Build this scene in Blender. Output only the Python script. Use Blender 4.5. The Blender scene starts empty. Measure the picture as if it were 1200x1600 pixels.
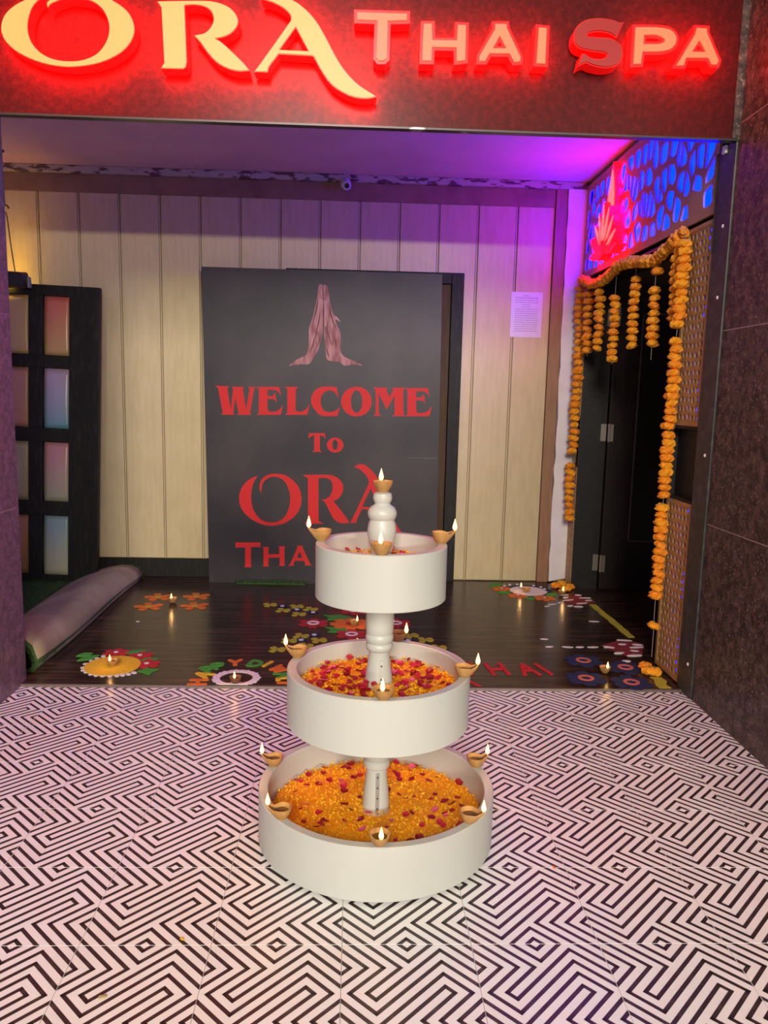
import bpy, math, random
import numpy as np
from mathutils import Matrix, Vector
from mathutils.geometry import tessellate_polygon
random.seed(7)
S = bpy.context.scene
C = S.collection
PI = math.pi

# ------------------------------------------------------------------ camera
F_PX, PITCH, YAW, ROLL = 1228.4, 0.1476, -0.0385, 0.0229
CAM = (-0.1392, -1.651, 1.2581)
def cam_axes(p, yw, r):
    cp, sp, cy, sy, cr, sr = math.cos(p), math.sin(p), math.cos(yw), math.sin(yw), math.cos(r), math.sin(r)
    B = np.array([[1, 0, 0], [0, 0, -1], [0, 1, 0]], float)
    Rz = np.array([[cy, sy, 0], [-sy, cy, 0], [0, 0, 1]])
    Rx = np.array([[1, 0, 0], [0, cp, -sp], [0, sp, cp]])
    Rr = np.array([[cr, -sr, 0], [sr, cr, 0], [0, 0, 1]])
    return Rr @ Rx @ B @ Rz
A = cam_axes(PITCH, YAW, ROLL)
cd = bpy.data.cameras.new('camera')
cd.sensor_fit = 'VERTICAL'; cd.sensor_height = 36.0; cd.lens = F_PX / 1600 * 36.0
cd.clip_start = 0.02
cam = bpy.data.objects.new('camera', cd); C.objects.link(cam)
xr, yu, zb = A[0], -A[1], -A[2]
cam.matrix_world = Matrix(((xr[0], yu[0], zb[0], CAM[0]), (xr[1], yu[1], zb[1], CAM[1]), (xr[2], yu[2], zb[2], CAM[2]), (0, 0, 0, 1)))
S.camera = cam

# ------------------------------------------------------------------ world, large lights, exposure
w = bpy.data.worlds.new('night_street'); S.world = w; w.use_nodes = True
bg = w.node_tree.nodes['Background']
bg.inputs['Color'].default_value = (1.0, 0.94, 0.89, 1); bg.inputs['Strength'].default_value = 0.28
def area_light(name, loc, target, sx, sy, power, col):
    l = bpy.data.lights.new(name, 'AREA'); l.shape = 'RECTANGLE'; l.size = sx; l.size_y = sy; l.energy = power; l.color = col
    o = bpy.data.objects.new(name, l); C.objects.link(o); o.location = loc
    o.rotation_euler = (Vector(target) - Vector(loc)).to_track_quat('-Z', 'Y').to_euler()
    return o
# lamps across the lane: a shop front at head height and a taller street lamp
area_light('shop_front_light', (2.2, -9.0, 2.36), (0.0, 2.0, 1.2), 1.6, 0.16, 480, (1.0, 0.92, 0.76))
area_light('street_lamp_light', (-0.8, -8.5, 4.5), (0.0, 1.0, 0.8), 1.6, 2.4, 790, (1.0, 0.91, 0.80))
S.view_settings.view_transform = 'Standard'; S.view_settings.look = 'None'
S.view_settings.gamma = 1.0; S.view_settings.use_curve_mapping = False
S.view_settings.exposure = 0.0

# ------------------------------------------------------------------ helpers
MATS = {}
def mat(name, col, rough=0.6, metal=0.0, emit=None, estr=0.0, noise=None, bump=0.0, bscale=80.0, spec=0.5, coat=0.0, stretch=(1, 1, 1), trans=0.0):
    """noise = (other colour, scale, lo, hi): second colour mixed in by a noise ramp"""
    if name in MATS: return MATS[name]
    m = bpy.data.materials.new(name); m.use_nodes = True
    nt = m.node_tree; b = nt.nodes['Principled BSDF']
    b.inputs['Base Color'].default_value = (*col, 1); b.inputs['Roughness'].default_value = rough
    b.inputs['Metallic'].default_value = metal; b.inputs['Specular IOR Level'].default_value = spec
    b.inputs['Coat Weight'].default_value = coat; b.inputs['Coat Roughness'].default_value = 0.08
    b.inputs['Transmission Weight'].default_value = trans
    if emit: b.inputs['Emission Color'].default_value = (*emit, 1); b.inputs['Emission Strength'].default_value = estr
    if noise or bump:
        tc = nt.nodes.new('ShaderNodeTexCoord'); mp = nt.nodes.new('ShaderNodeMapping'); mp.inputs['Scale'].default_value = stretch
        nt.links.new(tc.outputs['Object'], mp.inputs['Vector'])
    if noise:
        col2, sc, lo, hi = noise
        n = nt.nodes.new('ShaderNodeTexNoise'); n.inputs['Scale'].default_value = sc; n.inputs['Detail'].default_value = 6
        r = nt.nodes.new('ShaderNodeMapRange'); r.inputs['From Min'].default_value = lo; r.inputs['From Max'].default_value = hi
        mx = nt.nodes.new('ShaderNodeMix'); mx.data_type = 'RGBA'
        mx.inputs['A'].default_value = (*col, 1); mx.inputs['B'].default_value = (*col2, 1)
        nt.links.new(mp.outputs['Vector'], n.inputs['Vector']); nt.links.new(n.outputs['Fac'], r.inputs['Value'])
        nt.links.new(r.outputs['Result'], mx.inputs['Factor']); nt.links.new(mx.outputs['Result'], b.inputs['Base Color'])
    if bump:
        n2 = nt.nodes.new('ShaderNodeTexNoise'); n2.inputs['Scale'].default_value = bscale; n2.inputs['Detail'].default_value = 5
        bp = nt.nodes.new('ShaderNodeBump'); bp.inputs['Strength'].default_value = bump; bp.inputs['Distance'].default_value = 0.01
        nt.links.new(mp.outputs['Vector'], n2.inputs['Vector']); nt.links.new(n2.outputs['Fac'], bp.inputs['Height']); nt.links.new(bp.outputs['Normal'], b.inputs['Normal'])
    MATS[name] = m
    return m
def granite(name, base, mid, fleck, rough, sc=26.0, spec=0.4):
    """dark polished granite: cloudy mineral patches, pale flecks, rain streaks"""
    m = bpy.data.materials.new(name); m.use_nodes = True; nt = m.node_tree; b = nt.nodes['Principled BSDF']
    tc = nt.nodes.new('ShaderNodeTexCoord')
    n1 = nt.nodes.new('ShaderNodeTexNoise'); n1.inputs['Scale'].default_value = sc; n1.inputs['Detail'].default_value = 8; n1.inputs['Roughness'].default_value = 0.7
    n2 = nt.nodes.new('ShaderNodeTexNoise'); n2.inputs['Scale'].default_value = sc * 4; n2.inputs['Detail'].default_value = 3
    def ramp(src, lo, hi):
        r = nt.nodes.new('ShaderNodeMapRange'); r.inputs['From Min'].default_value = lo; r.inputs['From Max'].default_value = hi
        nt.links.new(src, r.inputs['Value']); return r.outputs['Result']
    def mix(f, a, c):
        x = nt.nodes.new('ShaderNodeMix'); x.data_type = 'RGBA'; nt.links.new(f, x.inputs['Factor'])
        if isinstance(a, tuple): x.inputs['A'].default_value = (*a, 1)
        else: nt.links.new(a, x.inputs['A'])
        x.inputs['B'].default_value = (*c, 1); return x.outputs['Result']
    for n in (n1, n2): nt.links.new(tc.outputs['Object'], n.inputs['Vector'])
    c1 = mix(ramp(n1.outputs['Fac'], 0.42, 0.66), base, mid)
    c2 = mix(ramp(n2.outputs['Fac'], 0.62, 0.72), c1, fleck)
    nt.links.new(c2, b.inputs['Base Color']); b.inputs['Roughness'].default_value = rough; b.inputs['Specular IOR Level'].default_value = spec
    MATS[name] = m
    return m
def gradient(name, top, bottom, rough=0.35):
    """coloured light painted into the surface: one colour running into another from top to bottom"""
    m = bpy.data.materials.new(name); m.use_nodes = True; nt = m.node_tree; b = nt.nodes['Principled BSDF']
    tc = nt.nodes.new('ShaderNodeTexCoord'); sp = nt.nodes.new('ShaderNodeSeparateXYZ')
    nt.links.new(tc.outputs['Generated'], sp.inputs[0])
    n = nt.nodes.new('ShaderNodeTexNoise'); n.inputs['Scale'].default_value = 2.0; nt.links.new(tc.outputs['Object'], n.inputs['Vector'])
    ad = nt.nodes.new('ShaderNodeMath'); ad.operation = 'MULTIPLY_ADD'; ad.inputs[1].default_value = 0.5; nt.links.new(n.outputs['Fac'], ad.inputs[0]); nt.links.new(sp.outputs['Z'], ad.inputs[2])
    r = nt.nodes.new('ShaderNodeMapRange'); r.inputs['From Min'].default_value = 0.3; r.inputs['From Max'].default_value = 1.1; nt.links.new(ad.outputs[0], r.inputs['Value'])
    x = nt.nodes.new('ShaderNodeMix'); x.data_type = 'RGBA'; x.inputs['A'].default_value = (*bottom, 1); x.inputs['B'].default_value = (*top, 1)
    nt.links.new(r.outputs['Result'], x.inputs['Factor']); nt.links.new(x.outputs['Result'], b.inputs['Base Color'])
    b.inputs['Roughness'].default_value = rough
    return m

class MB:
    def __init__(s): s.v = []; s.f = []; s.m = []
    def add(s, vs, fs, mi=0):
        k = len(s.v); s.v += [tuple(p) for p in vs]
        for f in fs: s.f.append(tuple(i + k for i in f)); s.m.append(mi)
        return s
    def box(s, x0, x1, y0, y1, z0, z1, mi=0):
        return s.add([(x0, y0, z0), (x1, y0, z0), (x1, y1, z0), (x0, y1, z0), (x0, y0, z1), (x1, y0, z1), (x1, y1, z1), (x0, y1, z1)],
                     [(0, 3, 2, 1), (4, 5, 6, 7), (0, 1, 5, 4), (1, 2, 6, 5), (2, 3, 7, 6), (3, 0, 4, 7)], mi)
    def tube(s, path, r, n=8, mi=0, cap=True):
        rings = []; P = [Vector(p) for p in path]; R = r if isinstance(r, (list, tuple)) else [r] * len(P)
        for i, p in enumerate(P):
            t = (P[min(i + 1, len(P) - 1)] - P[max(i - 1, 0)]).normalized()
            a = t.cross(Vector((0.13, 0.31, 0.94))); a = a.normalized() if a.length > 1e-3 else t.cross(Vector((1, 0, 0))).normalized()
            b = t.cross(a)
            rings.append([p + (a * math.cos(2 * PI * j / n) + b * math.sin(2 * PI * j / n)) * R[i] for j in range(n)])
        vs = [q for g in rings for q in g]; fs = []
        for i in range(len(P) - 1):
            for j in range(n): fs.append((i * n + j, i * n + (j + 1) % n, (i + 1) * n + (j + 1) % n, (i + 1) * n + j))
        if cap: fs += [tuple(range(n))[::-1], tuple((len(P) - 1) * n + j for j in range(n))]
        return s.add(vs, fs, mi)
    def lathe(s, prof, n=32, c=(0, 0, 0), mi=0, wob=None):
        vs = []; fs = []
        for r, z in prof:
            for j in range(n):
                a = 2 * PI * j / n; rr = r * (wob(a, z) if wob else 1)
                vs.append((c[0] + rr * math.cos(a), c[1] + rr * math.sin(a), c[2] + z))
        for i in range(len(prof) - 1):
            for j in range(n): fs.append((i * n + j, i * n + (j + 1) % n, (i + 1) * n + (j + 1) % n, (i + 1) * n + j))
        fs.append(tuple(range(n))[::-1]); fs.append(tuple((len(prof) - 1) * n + j for j in range(n)))
        return s.add(vs, fs, mi)
    def prism(s, contours, fn0, fn1, mi=0, back=False, side=None):
        """contours: list of closed 2-D outlines (first outer, others holes); fn0/fn1 map a 2-D point to the front and back"""
        flat = [p for c in contours for p in c]
        tri = tessellate_polygon([[Vector((p[0], p[1], 0)) for p in c] for c in contours])
        s.add([fn0(p) for p in flat], tri, mi)
        if back: s.add([fn1(p) for p in flat], [t[::-1] for t in tri], mi)
        for c in contours:
            n = len(c)
            s.add([fn0(p) for p in c] + [fn1(p) for p in c], [(i, (i + 1) % n, n + (i + 1) % n, n + i) for i in range(n)], mi if side is None else side)
        return s
    def mesh(s, name, mats, smooth=False):
        me = bpy.data.meshes.new(name); me.from_pydata(s.v, [], s.f)
        for m in (mats if isinstance(mats, (list, tuple)) else [mats]): me.materials.append(m)
        if any(s.m): me.polygons.foreach_set('material_index', s.m)
        if smooth: me.polygons.foreach_set('use_smooth', [True] * len(me.polygons))
        me.update()
        if smooth: me.set_sharp_from_angle(angle=math.radians(38))
        return me
    def build(s, name, mats, parent=None, smooth=False, bevel=0.0, loc=None, auto=None):
        return put(name, s.mesh(name, mats, smooth), parent, bevel, loc, auto)
def put(name, me, parent=None, bevel=0.0, loc=None, auto=None):
    o = bpy.data.objects.new(name, me); C.objects.link(o)
    if parent is not None: o.parent = parent
    if loc is not None: o.location = loc
    if bevel:
        b = o.modifiers.new('bevel', 'BEVEL'); b.width = bevel; b.segments = 2; b.limit_method = 'ANGLE'; b.angle_limit = 0.7
    return o
def tag(o, label=None, cat=None, group=None, kind=None):
    if label: o['label'] = label
    if cat: o['category'] = cat
    if group: o['group'] = group
    if kind: o['kind'] = kind
    return o
def thing(name, label, cat, loc=(0, 0, 0), rz=0.0, group=None):
    o = bpy.data.objects.new(name, None); C.objects.link(o); o.location = loc; o.rotation_euler = (0, 0, rz); o.empty_display_size = 0.05
    return tag(o, label, cat, group)
def struct(name, mb, m, parent=None, bevel=0.0, label=None, smooth=False):
    o = mb.build(name, m, parent, bevel=bevel, smooth=smooth)
    if parent is None: o['kind'] = 'structure'
    if label: o['label'] = label; 
    return o
def crv(pts, sub=5):
    """closed outline from (x, y, corner) points: straight between corners, smooth through the others"""
    n = len(pts); out = []
    for i in range(n):
        p0, p1, p2, p3 = pts[i - 1], pts[i], pts[(i + 1) % n], pts[(i + 2) % n]
        if p1[2] and p2[2]: out.append((p1[0], p1[1])); continue
        a = p1 if p1[2] else p0; d = p2 if p2[2] else p3
        for k in range(sub):
            t = k / sub; q = []
            for c in (0, 1):
                q.append(0.5 * (2 * p1[c] + (p2[c] - a[c]) * t + (2 * a[c] - 5 * p1[c] + 4 * p2[c] - d[c]) * t * t + (3 * p1[c] - a[c] - 3 * p2[c] + d[c]) * t ** 3))
            out.append(tuple(q))
    return out
def area2(c): return sum(c[i - 1][0] * c[i][1] - c[i][0] * c[i - 1][1] for i in range(len(c)))
def grow(c, d, hole=False):
    n = len(c); sgn = 1 if area2(c) > 0 else -1
    if hole: sgn = -sgn
    out = []
    for i in range(n):
        a, b, e = Vector(c[i - 1]), Vector(c[i]), Vector(c[(i + 1) % n])
        u = (b - a); v = (e - b)
        u = u.normalized() if u.length > 1e-7 else Vector((1, 0)); v = v.normalized() if v.length > 1e-7 else u
        nn = Vector((u.y + v.y, -u.x - v.x)); L = nn.length
        if L < 0.5: nn = Vector((u.y, -u.x)); k = 1.0
        else: nn = nn / L; k = min(1.8, 2.0 / L)
        out.append((b.x + nn.x * d * k * sgn, b.y + nn.y * d * k * sgn))
    return out
def ellipse(cx, cy, rx, ry, n=16, a0=0.0):
    ca, sa = math.cos(a0), math.sin(a0)
    return [(cx + rx * math.cos(2 * PI * i / n) * ca - ry * math.sin(2 * PI * i / n) * sa, cy + rx * math.cos(2 * PI * i / n) * sa + ry * math.sin(2 * PI * i / n) * ca) for i in range(n)]

# ------------------------------------------------------------------ measured traces (metres, on the planes the things lie in)
POSTER=[["W",[[[-1.035,1.2923,1],[-0.9466,1.2914,1],[-0.9576,1.276,1],[-0.9371,1.1475,1],[-0.9212,1.2738,1],[-0.9296,1.2893,1],[-0.8514,1.2893,1],[-0.8599,1.2765,1],[-0.8403,1.1484,1],[-0.8168,1.2762,1],[-0.8277,1.2911,1],[-0.7803,1.291,1],[-0.7888,1.2757,1],[-0.8147,1.1247,1],[-0.8086,1.1138,1],[-0.8977,1.1119,1],[-0.8867,1.1243,1],[-0.9082,1.2185,1],[-0.9208,1.1236,1],[-0.9136,1.1115,1],[-0.9977,1.1109,1],[-0.9878,1.1221,1],[-1.0158,1.2765,1]]]],["E",[[[-0.7791,1.291,1],[-0.6307,1.2956,1],[-0.6146,1.2385,1],[-0.6342,1.2623,0],[-0.6586,1.2738,0],[-0.7037,1.274,1],[-0.7037,1.2365,1],[-0.6707,1.2372,0],[-0.6562,1.2606,1],[-0.6438,1.1953,1],[-0.6585,1.212,0],[-0.6707,1.2166,0],[-0.7036,1.2171,1],[-0.7024,1.1515,0],[-0.6889,1.1384,0],[-0.6706,1.1363,0],[-0.6339,1.1469,0],[-0.6022,1.1829,1],[-0.6191,1.1179,1],[-0.7744,1.1146,1],[-0.7586,1.1259,1],[-0.7584,1.2806,1]]]],["L",[[[-0.5966,1.2964,1],[-0.5094,1.2972,1],[-0.5233,1.283,1],[-0.5238,1.1554,0],[-0.5115,1.1435,0],[-0.4931,1.1408,0],[-0.4595,1.1568,0],[-0.4322,1.194,1],[-0.45,1.1216,1],[-0.591,1.1186,1],[-0.5775,1.1298,1],[-0.5782,1.2847,1]]]],["C",[[[-0.263,1.3029,1],[-0.2516,1.2315,1],[-0.2778,1.2704,0],[-0.3116,1.2799,0],[-0.3512,1.2566,0],[-0.3659,1.2076,0],[-0.347,1.1563,0],[-0.3099,1.1418,0],[-0.2701,1.1518,0],[-0.2397,1.1769,1],[-0.2561,1.1185,1],[-0.3188,1.1159,0],[-0.3681,1.1222,0],[-0.396,1.1491,0],[-0.4196,1.1821,0],[-0.4261,1.2185,0],[-0.4142,1.2612,0],[-0.384,1.291,0],[-0.3413,1.3029,0],[-0.3028,1.3031,0]]]],["O",[[[-0.0374,1.215,0],[-0.0496,1.1674,0],[-0.085,1.1319,0],[-0.1341,1.1181,0],[-0.1836,1.1298,0],[-0.2202,1.1636,0],[-0.2341,1.2106,0],[-0.2216,1.258,0],[-0.1863,1.2932,0],[-0.1374,1.307,0],[-0.0881,1.2955,0],[-0.0515,1.2619,0]],[[-0.0983,1.2142,0],[-0.1025,1.1784,0],[-0.1156,1.152,0],[-0.1339,1.142,0],[-0.1526,1.1512,0],[-0.1665,1.177,0],[-0.172,1.2126,0],[-0.1677,1.2483,0],[-0.1547,1.2746,0],[-0.1364,1.2845,0],[-0.1178,1.2754,0],[-0.1039,1.2497,0]]]],["M",[[[-0.0318,1.3045,1],[0.0592,1.3054,1],[0.0534,1.2901,1],[0.076,1.245,1],[0.0994,1.2942,1],[0.0911,1.3061,1],[0.173,1.308,1],[0.1628,1.2956,1],[0.1682,1.14,1],[0.1778,1.1267,1],[0.0955,1.1249,1],[0.11,1.1387,1],[0.1071,1.2578,1],[0.0593,1.167,1],[0.0059,1.2677,1],[0.0086,1.1396,1],[0.025,1.1258,1],[-0.0262,1.1247,1],[-0.0111,1.1391,1],[-0.0143,1.2885,1]]]],["E",[[[0.1681,1.3043,1],[0.3185,1.3089,1],[0.3364,1.2514,1],[0.3158,1.2754,0],[0.2908,1.287,0],[0.2451,1.2872,1],[0.2462,1.2494,1],[0.2795,1.2502,0],[0.2936,1.2737,1],[0.308,1.208,1],[0.2926,1.2248,0],[0.2801,1.2294,0],[0.2467,1.2299,1],[0.2499,1.1639,0],[0.2639,1.1507,0],[0.2825,1.1486,0],[0.3194,1.1593,0],[0.3505,1.1955,1],[0.3352,1.1301,1],[0.1778,1.1267,1],[0.1936,1.1381,1],[0.1894,1.2938,1]]]],["T",[[[-0.4367,1.0055,1],[-0.3367,1.0076,1],[-0.3294,0.9667,1],[-0.3392,0.9802,0],[-0.3502,0.9895,0],[-0.3673,0.9927,1],[-0.3663,0.8972,1],[-0.3518,0.8859,1],[-0.4164,0.8846,1],[-0.4028,0.8965,1],[-0.4037,0.992,1],[-0.4187,0.9881,0],[-0.431,0.9783,0],[-0.4418,0.9649,1]]]],["O",[[[-0.2149,0.9328,0],[-0.2217,0.9085,0],[-0.2411,0.8905,0],[-0.2679,0.8835,0],[-0.2948,0.8894,0],[-0.3146,0.9066,0],[-0.3221,0.9306,0],[-0.3152,0.9548,0],[-0.2958,0.9727,0],[-0.2692,0.9797,0],[-0.2423,0.9739,0],[-0.2224,0.9567,0]],[[-0.2515,0.9339,0],[-0.2535,0.9171,0],[-0.2596,0.9047,0],[-0.2681,0.9,0],[-0.2767,0.9043,0],[-0.2831,0.9165,0],[-0.2856,0.9332,0],[-0.2835,0.95,0],[-0.2774,0.9625,0],[-0.269,0.9671,0],[-0.2604,0.9628,0],[-0.254,0.9507,0]]]],["O",[[[-0.7646,0.7247,1],[-0.7922,0.6787,0],[-0.8049,0.6283,0],[-0.8089,0.5724,0],[-0.798,0.511,0],[-0.7704,0.4609,0],[-0.7344,0.4305,0],[-0.6901,0.4183,0],[-0.6401,0.4236,0],[-0.5958,0.4526,0],[-0.5683,0.5038,0],[-0.5564,0.5602,0],[-0.5606,0.6161,0],[-0.5801,0.6715,0],[-0.6134,0.707,0],[-0.6574,0.719,0],[-0.6959,0.711,0],[-0.7262,0.6855,0],[-0.7399,0.6518,0],[-0.7443,0.6099,1],[-0.7548,0.646,0],[-0.7498,0.6794,0],[-0.7289,0.7132,0],[-0.6905,0.7333,0],[-0.6465,0.738,0],[-0.5914,0.7313,0],[-0.5417,0.7,0],[-0.5,0.6507,0],[-0.4818,0.5839,0],[-0.4908,0.522,0],[-0.5237,0.4651,0],[-0.5791,0.4218,0],[-0.6401,0.401,0],[-0.7011,0.3972,0],[-0.7677,0.4158,0],[-0.8285,0.4542,0],[-0.8698,0.5041,0],[-0.8861,0.5598,0],[-0.8803,0.6158,0],[-0.8582,0.6607,0],[-0.8168,0.7004,0]]]],["R",[[[-0.4768,0.7346,1],[-0.3643,0.7379,0],[-0.298,0.7364,0],[-0.2479,0.7178,0],[-0.214,0.6739,0],[-0.2172,0.6268,0],[-0.2405,0.5871,0],[-0.2758,0.5663,1],[-0.2238,0.5042,0],[-0.1685,0.4288,1],[-0.1767,0.4213,1],[-0.2326,0.4238,0],[-0.2721,0.4514,0],[-0.3063,0.5129,0],[-0.329,0.5575,0],[-0.3537,0.575,1],[-0.3238,0.58,0],[-0.2963,0.603,0],[-0.2813,0.648,0],[-0.2891,0.6948,0],[-0.3198,0.7165,0],[-0.3734,0.7155,1],[-0.3705,0.4339,1],[-0.3369,0.4163,1],[-0.4622,0.4142,1],[-0.439,0.4355,1],[-0.4425,0.713,1]]]],["A",[[[-0.1445,0.7932,1],[-0.11,0.8116,0],[-0.075,0.8064,0],[-0.0475,0.7863,0],[-0.0238,0.766,0],[0.0081,0.7252,0],[0.0365,0.6753,0],[0.0654,0.6044,0],[0.1072,0.4913,0],[0.1444,0.4136,0],[0.1812,0.3598,0],[0.2136,0.327,0],[0.242,0.3013,1],[0.2145,0.2936,0],[0.1749,0.299,0],[0.1349,0.3227,0],[0.0945,0.3644,0],[0.0615,0.4303,0],[0.0324,0.505,1],[0.0245,0.5103,1],[-0.0871,0.5179,1],[-0.1173,0.4544,0],[-0.1234,0.4242,1],[-0.1625,0.4247,1],[-0.1485,0.4539,1],[-0.0959,0.5716,1],[-0.0467,0.6856,1],[-0.05,0.7152,0],[-0.074,0.7503,0],[-0.1094,0.778,0]],[[-0.0321,0.6574,1],[0.0163,0.5269,1],[-0.0874,0.5329,1]]]],["T",[[[-0.9112,0.2822,1],[-0.7483,0.2848,1],[-0.7483,0.2499,1],[-0.7546,0.2548,1],[-0.8106,0.2524,1],[-0.8109,0.1289,1],[-0.806,0.1179,1],[-0.8559,0.1172,1],[-0.849,0.1283,1],[-0.8486,0.2508,1],[-0.9031,0.2484,1],[-0.9114,0.2423,1]]]],["H",[[[-0.7351,0.2551,1],[-0.6913,0.2548,1],[-0.6971,0.2457,1],[-0.6961,0.2058,1],[-0.6252,0.2084,1],[-0.6254,0.2493,1],[-0.6313,0.2592,1],[-0.5849,0.261,1],[-0.5917,0.2524,1],[-0.5912,0.1387,1],[-0.5843,0.1307,1],[-0.6284,0.1301,1],[-0.6226,0.1382,1],[-0.6227,0.1854,1],[-0.6961,0.1822,1],[-0.697,0.1331,1],[-0.6911,0.1241,1],[-0.7351,0.1235,1],[-0.7288,0.1326,1],[-0.7288,0.2452,1]]]],["A",[[[-0.5131,0.2651,1],[-0.4691,0.2668,1],[-0.4739,0.2567,1],[-0.4215,0.1447,1],[-0.4092,0.1364,1],[-0.4583,0.1346,1],[-0.4534,0.1443,1],[-0.4634,0.1657,1],[-0.5247,0.1648,1],[-0.5334,0.1431,1],[-0.5245,0.1326,1],[-0.5687,0.132,1],[-0.554,0.1428,1],[-0.5057,0.2562,1]],[[-0.4933,0.2289,1],[-0.4734,0.1856,1],[-0.5101,0.1851,1]]]],["I",[[[-0.3957,0.264,1],[-0.3516,0.2647,1],[-0.3574,0.2561,1],[-0.3562,0.1432,1],[-0.3502,0.1352,1],[-0.3944,0.1346,1],[-0.3881,0.1427,1],[-0.3892,0.2556,1]]]],["S",[[[-0.1865,0.2809,1],[-0.2028,0.2293,1],[-0.2189,0.2435,0],[-0.2433,0.2485,0],[-0.2615,0.2428,0],[-0.2629,0.2347,0],[-0.24,0.2319,0],[-0.2125,0.2278,0],[-0.1924,0.2055,0],[-0.1896,0.1671,0],[-0.2021,0.142,0],[-0.2264,0.1348,0],[-0.254,0.1426,0],[-0.2663,0.1501,0],[-0.2829,0.1376,1],[-0.2764,0.1771,1],[-0.2698,0.1795,0],[-0.2543,0.1661,0],[-0.233,0.1642,0],[-0.2224,0.1734,0],[-0.2302,0.1823,0],[-0.2546,0.1865,0],[-0.2822,0.1974,0],[-0.2931,0.2198,0],[-0.2905,0.2559,0],[-0.2711,0.2832,0],[-0.2408,0.2917,0],[-0.2104,0.2864,0],[-0.1965,0.279,0]]]],["P",[[[-0.1617,0.2677,1],[-0.1008,0.2676,0],[-0.0652,0.2578,0],[-0.0501,0.2307,0],[-0.0582,0.1995,0],[-0.0875,0.1851,0],[-0.1418,0.1827,1],[-0.1458,0.1385,1],[-0.1655,0.1372,1]],[[-0.1389,0.2422,1],[-0.1043,0.2428,0],[-0.0812,0.2276,0],[-0.088,0.213,0],[-0.1076,0.2081,0],[-0.1399,0.2081,1]]]],["A",[[[0.0119,0.2694,1],[0.0562,0.2711,1],[0.0515,0.261,1],[0.1059,0.1486,1],[0.1185,0.1402,1],[0.069,0.1385,1],[0.0738,0.1481,1],[0.0634,0.1697,1],[0.0017,0.1687,1],[-0.0068,0.1469,1],[0.0023,0.1365,1],[-0.0421,0.1358,1],[-0.0275,0.1466,1],[0.0194,0.2605,1]],[[0.0324,0.2331,1],[0.0531,0.1897,1],[0.016,0.1891,1]]]]]
HAND_L=[[[-0.3866,1.922,0],[-0.3793,1.9344,0],[-0.3668,1.9362,0],[-0.3591,1.9228,0],[-0.3583,1.8497,0],[-0.3542,1.796,0],[-0.3531,1.6978,0],[-0.3561,1.6484,0],[-0.3729,1.5737,0],[-0.3851,1.5287,0],[-0.4125,1.4831,0],[-0.4425,1.4425,0],[-0.4881,1.4404,0],[-0.569,1.4285,1],[-0.5237,1.4655,0],[-0.4884,1.4838,0],[-0.4582,1.502,0],[-0.4459,1.547,0],[-0.4439,1.6066,0],[-0.4419,1.6709,0],[-0.4199,1.7354,0],[-0.4055,1.8045,0],[-0.3935,1.8585,0]]]
HAND_R=[[[-0.3556,1.9253,0],[-0.3442,1.9339,0],[-0.3316,1.9235,0],[-0.3238,1.8945,0],[-0.3156,1.846,0],[-0.305,1.7973,0],[-0.2841,1.739,0],[-0.2631,1.6804,0],[-0.2476,1.6511,0],[-0.2417,1.5918,0],[-0.2407,1.5272,0],[-0.2148,1.4929,0],[-0.1586,1.4693,0],[-0.097,1.4397,1],[-0.1582,1.4468,0],[-0.214,1.4379,0],[-0.2499,1.4596,0],[-0.3211,1.4694,0],[-0.3368,1.5099,0],[-0.3426,1.5744,0],[-0.3505,1.6485,0],[-0.3516,1.747,0],[-0.3547,1.8449,0]]]
FINGER_L=[[[-0.3848,1.8441,0],[-0.3758,1.8483,0],[-0.3633,1.8466,0],[-0.3556,1.8351,0],[-0.3551,1.7862,0],[-0.3568,1.7174,0],[-0.3638,1.6679,0],[-0.3787,1.6478,0],[-0.3989,1.6522,0],[-0.3946,1.7164,0],[-0.3892,1.7853,0]]]
FINGER_R=[[[-0.3516,1.8303,0],[-0.3431,1.8394,0],[-0.3281,1.8368,0],[-0.3204,1.8214,0],[-0.3197,1.7724,0],[-0.3241,1.7182,0],[-0.3337,1.6786,0],[-0.3464,1.6881,0],[-0.3496,1.7471,0]]]
THUMB=[[[-0.3096,1.7629,0],[-0.2893,1.7536,0],[-0.2639,1.7346,0],[-0.2408,1.7056,1],[-0.2687,1.7197,0],[-0.2941,1.7338,0]]]
HLINES_L=[[[[-0.3611,1.9179,1],[-0.3607,1.8838,0],[-0.3557,1.8449,1],[-0.3547,1.8449,1],[-0.3537,1.884,0],[-0.3601,1.9179,1]]],[[[-0.3889,1.8489,1],[-0.3985,1.7949,0],[-0.4154,1.7257,0],[-0.4257,1.6614,1],[-0.4247,1.6614,1],[-0.4091,1.7259,0],[-0.3922,1.795,0],[-0.3879,1.8489,1]]],[[[-0.3756,1.7808,1],[-0.3836,1.7167,0],[-0.3971,1.6572,0],[-0.4016,1.6176,1],[-0.4006,1.6176,1],[-0.3908,1.6574,0],[-0.3773,1.7169,0],[-0.3746,1.7808,1]]],[[[-0.3943,1.6375,1],[-0.4117,1.5975,0],[-0.4264,1.5475,0],[-0.4435,1.5023,1],[-0.4425,1.5024,1],[-0.42,1.5477,0],[-0.4053,1.5977,0],[-0.3933,1.6376,1]]],[[[-0.364,1.6383,1],[-0.3816,1.5883,0],[-0.3933,1.5434,1],[-0.3923,1.5434,1],[-0.3746,1.5885,0],[-0.363,1.6383,1]]]]
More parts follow.
